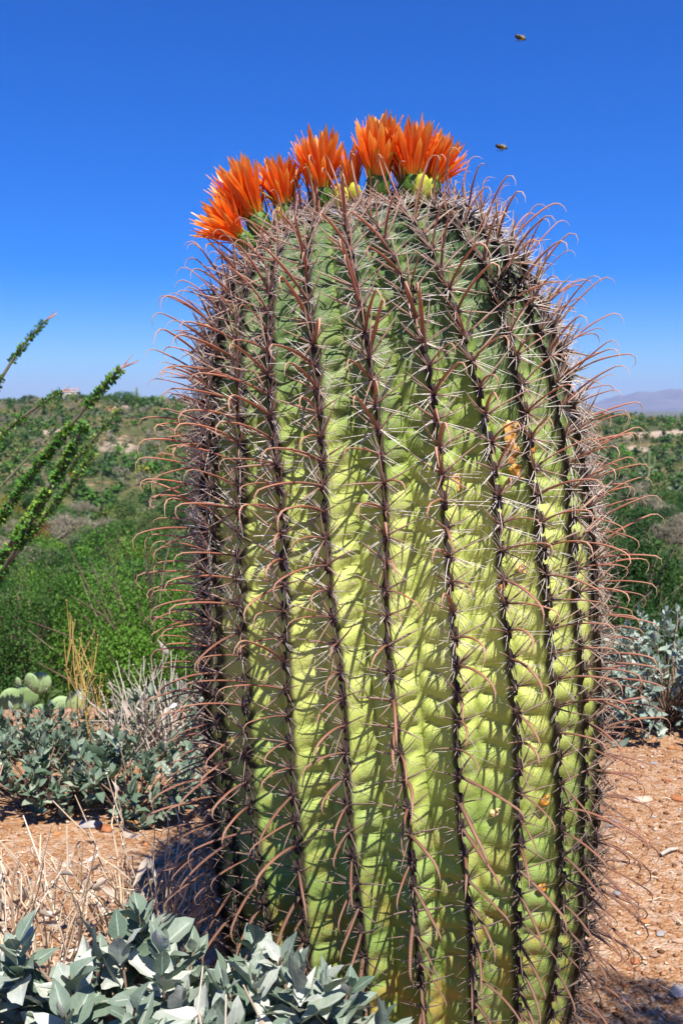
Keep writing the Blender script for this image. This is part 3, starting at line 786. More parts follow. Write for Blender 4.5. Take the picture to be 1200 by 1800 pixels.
# straight central spines: left, right, up, sometimes down
sp = [straight_proto(430+i) for i in range(8)]
Ms, scs = [], []
for (sx, su, sn, ln, pr) in ((-1.0, .55, .75, .046, .95), (1.0, .62, .75, .046, .95), (.12, 1.0, .75, .040, .8), (-.35, -.6, .9, .038, .65), (-.5, .9, .5, .030, .5), (.8, -.5, .7, .034, .5)):
    k = g.random(NA) < pr
    dz = nrm(A_n*sn + A_x*(sx+g.normal(size=NA)*.16)[:, None] + A_u*(su+g.normal(size=NA)*.16)[:, None])
    dx = nrm(np.cross(A_u, dz)); dy = np.cross(dz, dx)
    Ln = ln*1.12*g.uniform(.75, 1.25, NA)*np.interp(A_P[:, 2], [0, .5, 1.1, 1.25], [.85, .95, 1.1, .9])
    Ms.append(mats(A_P, dx, dy, dz, Ln)[k]); scs.append(cam_score(A_P, Ln, .2+A_face)[k])
M = np.concatenate(Ms); sc = np.concatenate(scs)
scatter(cactus, 'straight_spine', 'other_straight_spines', sp, g.integers(0, 8, len(M)), M, sc, M_central)
# fine bristle spines round every areole
br = [bristle_proto(460+i) for i in range(10)]; br2 = [bristle_proto(480+i, 9) for i in range(6)]
up = A_P[:, 2] > .62
M = mats(A_P, A_x, A_u, A_n, .044*g.uniform(.8, 1.2, NA)*np.interp(A_P[:, 2], [0, .6, .9, 1.25], [.7, .85, 1.1, .8]))
kf = A_face > -.45; M = M[kf]; up = up[kf]
V1, F1, t1 = joined(br, g.integers(0, 10, up.sum()), M[up]); V2, F2, t2 = joined(br2, g.integers(0, 6, (~up).sum()), M[~up])
o = link('bristle_spines', make_mesh('bristle_spines', np.concatenate([V1, V2])-CB, np.concatenate([F1, F2+len(V1)]), M_bristle, np.concatenate([t1, t2])), cactus)
tag(o, kind='stuff')

# find the skin point that the photograph shows at px, py
_rg, _vg, _sg = np.meshgrid(np.arange(NR), np.linspace(-.9, .9, 9), np.linspace(.02, S_TOT-.02, 260), indexing='ij')
_G = surf(_rg.astype(float), _vg, _sg).reshape(-1, 3)
def to_px(P):
    c, s = math.cos(PITCH), math.sin(PITCH); d = P - np.array([0, 0, CAM_Z]); z = d[..., 1]*c - d[..., 2]*s
    return d[..., 0]/z*FPX+W0/2, H0/2-(d[..., 1]*s+d[..., 2]*c)/z*FPX
_gu, _gv = to_px(_G)
def skin_at(px, py, front=True):
    cost = np.hypot(_gu-px, _gv-py) + (_G[:, 1]-AY)*(60 if front else 0)
    i = int(np.argmin(cost)); r, v, s = _rg.ravel()[i].astype(float), _vg.ravel()[i], _sg.ravel()[i]
    P = _G[i]; a = [np.array([x]) for x in (r, v, s)]
    u = nrm(surf(a[0], a[1], a[2]+.01, False)-surf(a[0], a[1], a[2]-.01, False))[0]
    rad = P - np.array([float(ax_x(P[2])), AY, P[2]]); n = nrm(np.cross(nrm(surf(a[0], a[1]*0+.9, a[2], False)-surf(a[0], a[1]*0-.9, a[2], False))[0], u))
    return P, u, n

# flowers
def petal_proto(seed):
    g = np.random.default_rng(seed)
    t = np.linspace(0, 1, 8); w = np.interp(t, [0, .25, .55, .8, .93, 1], [.032, .047, .064, .055, .030, .004])*g.uniform(.75, 1.25)
    bend = g.uniform(.02, .12); c = t**2*bend*1.6
    rows = []
    for a, (tt, ww) in enumerate(zip(t, w)):
        for s in (-1, -.5, 0, .5, 1):
            rows.append((s*ww, tt, c[a] + .35*ww*(s*s) + .01*math.sin(tt*20+seed)*s))
    V = np.array(rows); n = 5
    i, j = np.meshgrid(np.arange(7), np.arange(4), indexing='ij')
    F = np.stack([i*n+j, i*n+j+1, (i+1)*n+j+1, (i+1)*n+j], -1).reshape(-1, 4)
    tc = np.stack([np.repeat(t, 5), np.full(40, g.random()), np.tile(np.abs([-1, -.5, 0, .5, 1]), 8)], -1)
    return Proto(V, F, tc)
PET = [petal_proto(500+i) for i in range(6)]
PET_ME = [make_mesh('petal', p.V, p.F, M_petal, p.tc) for p in PET]
def add_flower(px, py, dirx, diry, dirz, size, openness, label, npet=66, sink=.0):
    size *= .93
    P, u, n = skin_at(px, py)
    P = P + n*.004 + np.array([0, 0, .004])
    ax = nrm(np.array([dirx, diry, dirz])); e1 = nrm(np.cross(ax, [.2, .3, .9])); e2 = np.cross(ax, e1)
    f = empty('flower', tuple(P-CB)); f.parent = cactus; f['label'] = label
    # green scaly tube
    t = np.linspace(0, 1, 7); tl = .30*size
    Pt = (ax[None]*(t*tl)[:, None])[None]; R = (size*np.interp(t, [0, .3, .75, 1], [.13, .17, .17, .14]))[None]
    V, F, tc = tubes(Pt, R, 12, rnd=[.2]); link('flower_tube', make_mesh('flower_tube', V, F, M_tube, tc), f)
    ms, Ms = [], []
    for q in range(14):      # scales on the tube
        a = q*2.4; h = .03+.25*q/14
        d = math.cos(a)*e1+math.sin(a)*e2
        base = ax*h*size + d*.145*size; y = nrm(ax*1.0+d*.35); Ms.append(frame4(base[None], y[None], -d[None], .20*size, 1.3)[0])
    V, F, tc = joined(PET, np.arange(14) % 6, np.array(Ms), np.linspace(0, 1, 14))
    o = link('tube_scales', make_mesh('tube_scales', V, F, M_tube, tc), f); tag(o, kind='stuff')
    m = 40; an = np.arange(m)*2.4; rr = size*.07*np.sqrt(np.arange(m)/m)
    B = ax*tl*.9 + (np.cos(an)*rr)[:, None]*e1 + (np.sin(an)*rr)[:, None]*e2; D = nrm(ax + .25*RNG.normal(size=(m, 3)))*size*.42
    V, F, tc = tubes(np.stack([B, B+D*.6, B+D], 1), np.tile([.0006, .0006, .0011], (m, 1)), 4)
    tag(link('stamens', make_mesh('stamens', V, F, M_fruit, tc), f), kind='stuff')
    for q in range(npet):
        w = q/npet                                # 0 outer whorl .. 1 inner
        a = q*2.39996 + RNG.normal()*.1; d = math.cos(a)*e1+math.sin(a)*e2
        op = openness*(1-.75*w) + RNG.normal()*.05
        base = ax*tl*.85 + d*size*(.12-.08*w)
        y = nrm(ax*math.cos(op)+d*math.sin(op)); z = -nrm(d*math.cos(op)-ax*math.sin(op))
        L = size*.80*(.82+.25*w+RNG.normal()*.05)*(1.0 if q > 6 else .8)
        Mx = frame4(base[None], y[None], -z[None], L, RNG.uniform(.9, 1.15))[0]
        link('petal', PET_ME[int(RNG.integers(0, 6))], f, Mx)
    return f
add_flower(390, 402, -.80, -.30, .70, .086, .60, 'leftmost orange flower, tilted outward with its pale centre lit')
add_flower(434, 378, -.46, -.12, .92, .106, .38, 'second orange flower from the left, standing half open')
add_flower(494, 356, -.20, .02, 1.0, .086, .50, 'third orange flower from the left, short with ragged petals')
add_flower(556, 337, -.10, -.10, 1.0, .100, .40, 'fourth orange flower from the left, full and upright')
add_flower(606, 308, -.1, .05, 1.0, .072, .26, 'small half closed flower between two large ones', 34)
add_flower(654, 311, -.03, -.15, 1.0, .104, .34, 'fifth large orange flower, tall and narrow')
add_flower(728, 286, .0, -.02, 1.0, .098, .42, 'rightmost front orange flower above a yellow-green base')
add_flower(756, 286, .36, .10, .95, .082, .50, 'orange flower at the right end fanning outward to the right')
add_flower(704, 284, .0, .5, 1.0, .078, .40, 'orange flower at the back of the crown', 30)
for (px, py, s) in ((462, 398, .014), (498, 376, .013), (586, 346, .013), (632, 330, .012), (716, 312, .015), (737, 316, .016), (756, 310, .013)):
    P, u, n = skin_at(px, py)
    pr = lump_proto(int(px), 10, 8, .06, (.8, .8, 1.3)); M_ = mats((P+n*.018)[None], nrm(np.cross(u, n))[None], u[None], n[None], s)
    V, F, tc = joined([pr], np.zeros(1, int), M_)
    o = link('young_fruit', make_mesh('young_fruit', V-CB, F, M_fruit, tc), cactus)

# black remains of old flowers, golden scars
def add_clump(px, py, size, mat, name, n, label, sy=1.0):
    P, u, n_ = skin_at(px, py); x = nrm(np.cross(u, n_)); gg = np.random.default_rng(int(px*7+py))
    q = gg.normal(size=(n, 3))*.42*size; O = P + q[:, :1]*x + q[:, 1:2]*u*sy + np.abs(q[:, 2:3])*n_*.8 + n_*.004
    pr = PET if name == 'dead_flower' else [lump_proto(int(px)+i, 7, 5, 1.1, (1, .6, .4)) for i in range(4)]
    Mx = frame4(O, gg.normal(size=(n, 3)), gg.normal(size=(n, 3)), size*gg.uniform(.10, .27, n))
    if name == 'dead_flower': Mx[:, :3, :3] *= 2.6; Mx[:, :3, 0] *= 1.6
    V, F, tc = joined(pr, gg.integers(0, 4, n), Mx, gg.random(n))
    o = link(name, make_mesh(name, V-CB, F, mat, tc, False), cactus); o['label'] = label
add_clump(792, 400, .028, M_char, 'dead_flower', 110, 'blackened remains of a flower high on the right')
add_clump(872, 515, .030, M_char, 'dead_flower', 150, 'larger black remains of a flower at the right shoulder')
add_clump(720, 520, .018, M_char, 'dead_flower', 60, 'small black remains of a flower on the upper front')
def add_scar(px, py, w, h, label):
    P, u, n_ = skin_at(px, py); x = nrm(np.cross(u, n_)); gg = np.random.default_rng(int(px*3+py))
    nr, na = 5, 14
    rows = []
    for r in range(nr+1):
        for a in range(na):
            an = a*2*math.pi/na; rr = r/nr*(1+.28*math.sin(an*2+px)+.14*math.sin(an*5+py))
            hh = -.0015 + (.0022 if r == nr-1 else 0) + gg.normal()*.0005 - (.0045 if r == nr else 0)
            q = np.array([math.cos(an)*rr*w, math.sin(an)*rr*h])
            rows.append(P + x*q[0] + u*q[1] + n_*(hh+.003))
    i, j = np.meshgrid(np.arange(nr), np.arange(na), indexing='ij')
    F = np.stack([i*na+j, i*na+(j+1) % na, (i+1)*na+(j+1) % na, (i+1)*na+j], -1).reshape(-1, 4)
    V = np.array(rows)
    o = link('scar', make_mesh('scar', V-CB, F, M_scar, np.tile([0, gg.random(), 0], (len(V), 1))), cactus); o['label'] = label
for a_ in ((903, 764, .020, .018, 'round golden scar on the right, ringed and pale inside'), (918, 799, .023, .016, 'large golden triangular scar below the round one'),
           (908, 830, .014, .010, 'small orange scar under the triangular one'), (802, 852, .007, .010, 'thin golden scar right of the centre'), (886, 1028, .006, .006, 'small golden scar on the right middle'),
           (914, 998, .009, .007, 'orange scar cluster on the right middle'), (1024, 1052, .010, .011, 'amber scar near the right edge'), (874, 1428, .007, .006, 'small round golden scar low on the right'),
           (962, 1408, .010, .007, 'golden scar low near the right edge'), (956, 1552, .013, .007, 'wide golden slit scar low on the right'), (535, 1592, .012, .008, 'faint yellow scar low on the left')):
    add_scar(*a_)

# ------------------------------------------------------------------ brittlebushes
def leaf_proto(seed, wide=.30, nt=7):
    g = np.random.default_rng(seed)
    t = np.linspace(0, 1, nt); w = wide*np.interp(t, [0, .08, .22, .45, .7, .9, 1], [.12, .35, .92, 1, .68, .24, .01])
    w1 = w*g.uniform(.85, 1.1); w2 = w*g.uniform(.85, 1.1)
    fold, cv, tw = g.uniform(.1, .7), g.uniform(-.50, .35), g.uniform(-.45, .45)
    rows, tc = [], []
    r = g.random()
    for k, tt in enumerate(t):
        zc = cv*tt*tt + .06*tt
        for s, ww in ((-1, w1[k]), (-.5, w1[k]*.5), (0, 0), (.5, w2[k]*.5), (1, w2[k])):
            ww = abs(ww)*np.sign(s)
            rows.append((ww, tt, zc + fold*abs(ww) + tw*ww*tt + .025*math.sin(tt*14+s*2+seed)*abs(s))); tc.append((tt, r, abs(s)))
    V = np.array(rows); n = 5
    i, j = np.meshgrid(np.arange(nt-1), np.arange(4), indexing='ij')
    F = np.stack([i*n+j, i*n+j+1, (i+1)*n+j+1, (i+1)*n+j], -1).reshape(-1, 4)
    return Proto(V, F, np.array(tc))
LEAF = [leaf_proto(600+i) for i in range(9)]
LEAF_S = [leaf_proto(620+i, .26, 4) for i in range(7)]
for q in LEAF_S:          # small leaves need only three columns
    k = np.array([a*5+b for a in range(4) for b in (0, 2, 4)]); q.V, q.tc = q.V[k], q.tc[k]
    q.F = np.array([[a*3+b, a*3+b+1, a*3+b+4, a*3+b+3] for a in range(3) for b in range(2)])

def bush_stems(root, ends, seed, r0, parent, mat, name='stem', per=True, segs=6):
    g = np.random.default_rng(seed); n = len(ends); t = np.linspace(0, 1, segs)[None, :, None]
    b = root + g.normal(size=(n, 3))*np.array([.015, .015, 0]); L = np.linalg.norm(ends-b, axis=1)[:, None]
    mid = b + (ends-b)*.5 + g.normal(size=(n, 3))*.07*L + np.array([0, 0, .10])*L
    P = (1-t)**2*b[:, None]+2*t*(1-t)*mid[:, None]+t**2*ends[:, None]
    P[:, 1:-1] += g.normal(size=(n, segs-2, 3))*.012*L[:, :, None]
    R = r0*np.linspace(1, .35, segs)[None]*g.uniform(.7, 1.2, (n, 1))
    base = np.array(parent.location)
    V, F, tc = tubes(P-base, R, 5, rnd=g.random(n)); nv = segs*5; nf = (segs-1)*5
    if per:
        for k in range(n):
            link(name, make_mesh(name, V[k*nv:(k+1)*nv], F[k*nf:(k+1)*nf]-k*nv, mat, tc[k*nv:(k+1)*nv]), parent)
    else:
        tag(link(name, make_mesh(name, V, F, mat, tc), parent), kind='stuff')
    return P

def brittlebush(label, group, root, rx, ry, h, n_ros, n_leaf, leaf_len, mat, seed, protos, limit=300, per_stem=True, low=.35, avoid=True, spread_el=1.0, stem_r=.004, fill=0.0):
    g = np.random.default_rng(seed)
    root = np.array(root, float); root[2] = float(ground_z(root[0], root[1])) - .01
    t = empty('brittlebush', tuple(root)); tag(t, label, 'brittlebush', group)
    an = g.random(n_ros)*2*math.pi; rr = np.sqrt(g.random(n_ros))
    ends = root + np.stack([np.cos(an)*rr*rx, np.sin(an)*rr*ry, h*(low+(1-low)*np.sqrt(np.clip(1-rr**2*.85, 0, 1)))*g.uniform(.75, 1.08, n_ros)], -1)
    dn = g.random(n_ros) < fill; ends[dn, 2] = root[2] + (ends[dn, 2]-root[2])*g.uniform(.15, .8, dn.sum())
    if avoid:
        d = np.hypot(ends[:, 0]-.095, ends[:, 1]-AY); ends = ends[d > .345]
    bush_stems(root, ends, seed+1, stem_r, t, M_stem, per=per_stem)
    O, Y, Z, S = [], [], [], []
    for e in ends:
        ax = nrm(nrm(e-root)*.7 + np.array([0, 0, .8]) + g.normal(size=3)*.15); e1 = nrm(np.cross(ax, [.3, .8, .1])); e2 = np.cross(ax, e1)
        m = max(3, int(n_leaf*g.uniform(.7, 1.3))); ph = g.random()*6
        for q in range(m):
            w = q/m; a = q*2.4+ph; d = math.cos(a)*e1+math.sin(a)*e2
            op = (1.45-1.05*w)*spread_el + g.normal()*.28
            y = nrm(ax*math.cos(op)+d*math.sin(op)); z = ax*math.sin(op)-d*math.cos(op)+g.normal(size=3)*.25
            pos = e - ax*(1-w)*leaf_len*1.3*g.uniform(.6, 1.2) + d*leaf_len*.06
            O.append(pos); Y.append(y); Z.append(z); S.append(leaf_len*g.uniform(.55, 1.25)*(1-.40*w))
    O, Y, Z, S = map(np.array, (O, Y, Z, S))
    if avoid:
        tip = O + Y*S[:, None]; k = (np.hypot(tip[:, 0]-.095, tip[:, 1]-AY) > .315) & (tip[:, 2] > .0); O, Y, Z, S = O[k], Y[k], Z[k], S[k]
    M = frame4(O, Y, Z, S)
    scatter(t, 'leaf', 'other_leaves', protos, g.integers(0, len(protos), len(O)), M, cam_score(O, S), mat, limit)
    return t

GB = 'brittlebushes around the barrel cactus'
brittlebush('large silvery brittlebush with broad leaves in front of the cactus foot', GB, (-.22, 1.07, 0), .24, .11, .350, 70, 12, .054, M_silver, 1, LEAF, 300, low=.62)
brittlebush('silvery brittlebush cut off by the lower left corner', GB, (-.41, 1.10, 0), .09, .13, .27, 16, 10, .055, M_silver, 2, LEAF, 120, low=.5)
brittlebush('broad-leaved brittlebush sprig touching the cactus foot at its left', GB, (-.05, .99, 0), .10, .07, .36, 26, 11, .052, M_silver, 3, LEAF, 200, low=.7)
brittlebush('small sprig of upright silvery leaves at the bottom edge before the cactus', GB, (.160, .98, 0), .022, .02, .300, 2, 6, .060, M_silver, 4, LEAF, 20, spread_el=.45)
brittlebush('tiny sprig poking up at the bottom edge, left of the upright one', GB, (.030, .98, 0), .008, .008, .285, 1, 4, .045, M_silver, 8, LEAF, 20, spread_el=.4)
brittlebush('grey-green brittlebush at the left edge beneath the prickly pear', GB, (-.86, 2.66, 0), .36, .20, .12, 110, 12, .036, M_silver2, 5, LEAF_S, 300, fill=.35, stem_r=.003)
brittlebush('grey-green brittlebush in front at the left edge with dark shade below', GB, (-.74, 2.32, 0), .25, .14, .19, 80, 12, .038, M_silver2, 15, LEAF_S, 300, fill=.35, stem_r=.003)
brittlebush('brittlebush of broader green leaves between the left edge and the cactus', GB, (-.48, 2.26, 0), .19, .13, .20, 46, 11, .046, M_silver2, 6, LEAF_S, 300, fill=.35, stem_r=.003)
brittlebush('small brittlebush behind the dry twigs, close left of the cactus', GB, (-.46, 2.75, 0), .22, .18, .17, 40, 10, .045, M_silver2, 16, LEAF_S, 200)
brittlebush('pale silvery brittlebush to the right behind the cactus', GB, (1.00, 2.95, 0), .36, .30, .35, 260, 13, .036, M_silverpale, 7, LEAF_S, 300, False, low=.25, fill=.5, stem_r=.0022)
brittlebush('pale brittlebush half hidden by the right flank of the cactus', GB, (.66, 3.05, 0), .26, .25, .30, 110, 12, .038, M_silverpale, 17, LEAF_S, 300, False, low=.25, fill=.5, stem_r=.0022)
brittlebush('grey brittlebush seen beyond the cactus foot', GB, (.1, 3.1, 0), .35, .3, .26, 60, 11, .042, M_silver2, 27, LEAF_S, 100, False)

_t = empty('bright_shrub', (.600, 1.16, 0)); _t.scale = (.12, .12, .80)
tag(_t, 'upright leafy shrub just outside the lower right corner, shading the soil', 'shrub')
_c = link('foliage', near_me[1][0], _t); _c.scale = (1, 1, .34); _c.location = (0, 0, .62)
link('stem', branch_me, _t)
# ------------------------------------------------------------------ dry stalks and twigs
def dry_plant(name, label, cat, group, root, n, h, spread, r0, mat, seed, leaves=0, branch=0, lean=(0, 0), leaf_size=.02, wig=.06, leafmat=None):
    g = np.random.default_rng(seed)
    root = np.array(root, float); root[2] = float(ground_z(root[0], root[1]))
    t = empty(name, tuple(root)); tag(t, label, cat, group)
    an = g.random(n)*6.28; rr = np.sqrt(g.random(n))
    ends = root + np.stack([np.cos(an)*rr*spread+lean[0], np.sin(an)*rr*spread+lean[1], h*g.uniform(.6, 1.05, n)], -1)
    segs = 7; tt = np.linspace(0, 1, segs)[None, :, None]
    b = root + g.normal(size=(n, 3))*np.array([spread*.25, spread*.25, 0])
    P = b[:, None]+(ends-b)[:, None]*tt + g.normal(size=(n, 1, 3))*wig*h*(4*tt*(1-tt)) + g.normal(size=(n, segs, 3))*.012*h
    R = r0*np.linspace(1, .4, segs)[None]*g.uniform(.6, 1.2, (n, 1))
    V, F, tc = tubes(P-root, R, 5, rnd=g.random(n)); nv, nf = segs*5, (segs-1)*5
    for k in range(n):
        link('stalk', make_mesh('stalk', V[k*nv:(k+1)*nv], F[k*nf:(k+1)*nf]-k*nv, mat, tc[k*nv:(k+1)*nv]), t)
    if branch:
        k = g.integers(0, n, branch); j = g.integers(2, segs-1, branch); B = P[k, j]
        dirs = nrm(nrm(ends[k]-b[k]) + g.normal(size=(branch, 3))*.45); L = h*g.uniform(.12, .3, branch)
        s2 = np.linspace(0, 1, 4)[None, :, None]
        P2 = B[:, None] + dirs[:, None]*s2*L[:, None, None] + np.array([0, 0, .25])*(s2**2)*L[:, None, None]
        V, F, tc = tubes(P2-root, r0*.5*np.linspace(1, .5, 4)[None]*np.ones((branch, 1)), 4)
        tag(link('side_twigs', make_mesh('side_twigs', V, F, mat, tc), t), kind='stuff')
        tips = P2[:, -1]; pr = lump_proto(seed, 6, 4, .3)
        V, F, tc = joined([pr], np.zeros(len(tips), int), frame4(tips-root, dirs, g.normal(size=tips.shape), r0*.9))
        tag(link('seed_heads', make_mesh('seed_heads', V, F, mat, tc), t), kind='stuff')
    if leaves:
        k = g.integers(0, n, leaves); j = g.integers(2, segs, leaves); O = P[k, j]
        Y = nrm(g.normal(size=(leaves, 3))+np.array([0, 0, -.6]))
        pr = []
        for i in range(5):
            q = leaf_proto(700+i, .30, 6); q.V[:, 2] += 1.1*q.V[:, 1]**2*(1 if i % 2 else -1); q.V[:, 0] *= (1-.5*q.V[:, 1]); pr.append(q)
        M = frame4(O, Y, g.normal(size=(leaves, 3)), leaf_size*g.uniform(.6, 1.2, leaves))
        scatter(t, 'withered_leaf', 'other_withered_leaves', pr, g.integers(0, 5, leaves), M, cam_score(O), leafmat or M_dead, 120)
    return t
GD = 'dry plants left of the cactus'
dry_plant('dry_stalks', 'straw-coloured dry stalks with withered pale leaves, lower left of the cactus', 'dry plant', GD, (-.36, 1.60, 0), 44, .27, .18, .0026, M_straw, 31, 70, 20, leaf_size=.026)
dry_plant('dry_stalks', 'dense pale dry stalks at the left edge behind the silvery leaves', 'dry plant', GD, (-.50, 1.42, 0), 50, .36, .14, .0030, M_straw, 32, 36, 24, leaf_size=.024)
dry_plant('dry_stalks', 'thin whitish dead twigs leaning at the left edge above the straw', 'dry plant', GD, (-.62, 1.72, 0), 12, .30, .10, .0030, M_palestem, 33, 8, 10, lean=(-.05, 0))
dry_plant('dry_stalks', 'few tan dry stalks with curled leaves beside the cactus foot', 'dry plant', GD, (-.245, 1.52, 0), 12, .26, .07, .0024, M_straw, 34, 26, 6, leaf_size=.026)
dry_plant('dry_stalks', 'golden dry flower stalk with forked tips left of the cactus, the taller', 'dry plant', GD, (-.73, 2.75, 0), 3, .37, .04, .0028, M_gold, 35, 0, 26, lean=(-.02, 0), wig=.04)
dry_plant('dry_stalks', 'golden dry flower stalk leaning beside the taller forked one', 'dry plant', GD, (-.66, 2.62, 0), 3, .33, .05, .0026, M_gold, 36, 0, 26, lean=(-.03, 0), wig=.05)
dry_plant('dry_stalks', 'thicket of pale grey dry stems just left of the cactus', 'dry plant', GD, (-.52, 2.60, 0), 80, .24, .20, .0026, M_palestem, 37, 40, 60, leaf_size=.03)
dry_plant('dry_stalks', 'brown dry twigs standing among the silver leaves at the lower left', 'dry plant', GD, (-.40, 1.12, 0), 14, .40, .16, .0026, M_stem, 38, 10, 14, leaf_size=.02)
dry_plant('dry_stalks', 'pale broken twig with shrivelled leaves among the silver leaves before the cactus', 'dry plant', GD, (-.08, .94, 0), 4, .38, .04, .0032, M_straw, 39, 16, 6, leaf_size=.024, lean=(-.03, 0))
dry_plant('dry_stalks', 'thin golden stem rising at the bottom edge right of the cactus centre', 'dry plant', GD, (.33, 1.12, 0), 2, .20, .02, .0014, M_gold, 40, 0, 0)

# ------------------------------------------------------------------ prickly pear
def prickly_pear():
    Y0 = 3.6
    root = ray_point(60, 1300, Y0); gz = float(ground_z(root[0], Y0))
    t = empty('prickly_pear', (root[0], Y0, gz)); tag(t, 'pale green prickly pear with round pads behind the left brittlebush', 'prickly pear')
    g = np.random.default_rng(3)
    pads = [(20, 1232, 20, 24, -8, 0), (42, 1228, 26, 24, 14, .06), (57, 1200, 14, 19, -22, -.05), (71, 1201, 20, 21, 12, 0), (33, 1200, 6, 11, -12, .1), (108, 1245, 22, 23, -10, .03), (133, 1237, 19, 24, 24, -.04), (100, 1278, 26, 30, 8, .1), (40, 1272, 26, 32, -10, .08), (70, 1310, 28, 38, 3, .1), (5, 1260, 24, 28, -14, .05), (72, 1262, 24, 28, 20, .12)]
    for (px, py, w, h, rot, dy) in pads:
        c = ray_point(px, py, Y0+dy); s = Y0/1750
        nu, nv = 20, 9
        th, ph = np.meshgrid(np.linspace(0, 2*math.pi, nu, endpoint=False), np.linspace(0.0, math.pi, nv), indexing='ij')
        # disc pad: outline in local x,z; thickness in y
        rad = np.sin(ph); xx = np.cos(th)*rad; zz_ = np.sin(th)*rad*(1.0) ; yy_ = np.cos(ph)
        taper = 1 - .22*np.clip(-zz_, 0, 1)
        X = xx*w*s*taper; Z = zz_*h*s; Yl = yy_*.011
        a = math.radians(-rot); V = np.stack([X*math.cos(a)-Z*math.sin(a), Yl + X*.25*g.normal(), X*math.sin(a)+Z*math.cos(a)], -1).reshape(-1, 3) + c - np.array(t.location)
        i, j = np.meshgrid(np.arange(nu), np.arange(nv-1), indexing='ij')
        F = np.stack([i*nv+j, i*nv+j+1, ((i+1) % nu)*nv+j+1, ((i+1) % nu)*nv+j], -1).reshape(-1, 4)
        p = link('pad', make_mesh('pad', V, F, M_pad, np.tile([0, g.random(), 0], (len(V), 1))), t)
        m = 22; an = g.random(m)*6.28; r = np.sqrt(g.random(m))*.85
        sx, sz = np.cos(an)*r*w*s, np.sin(an)*r*h*s
        B = np.stack([sx*math.cos(a)-sz*math.sin(a), np.full(m, -.011), sx*math.sin(a)+sz*math.cos(a)], -1) + c - np.array(t.location)
        D = nrm(g.normal(size=(m, 3))*.5+np.array([0, -1, .1]))*.016
        V, F, tc = tubes(np.stack([B, B+D], 1), np.tile([.0009, .0002], (m, 1)), 3)
        tag(link('pad_spines', make_mesh('pad_spines', V, F, M_palestem, tc), p), kind='stuff')
prickly_pear()

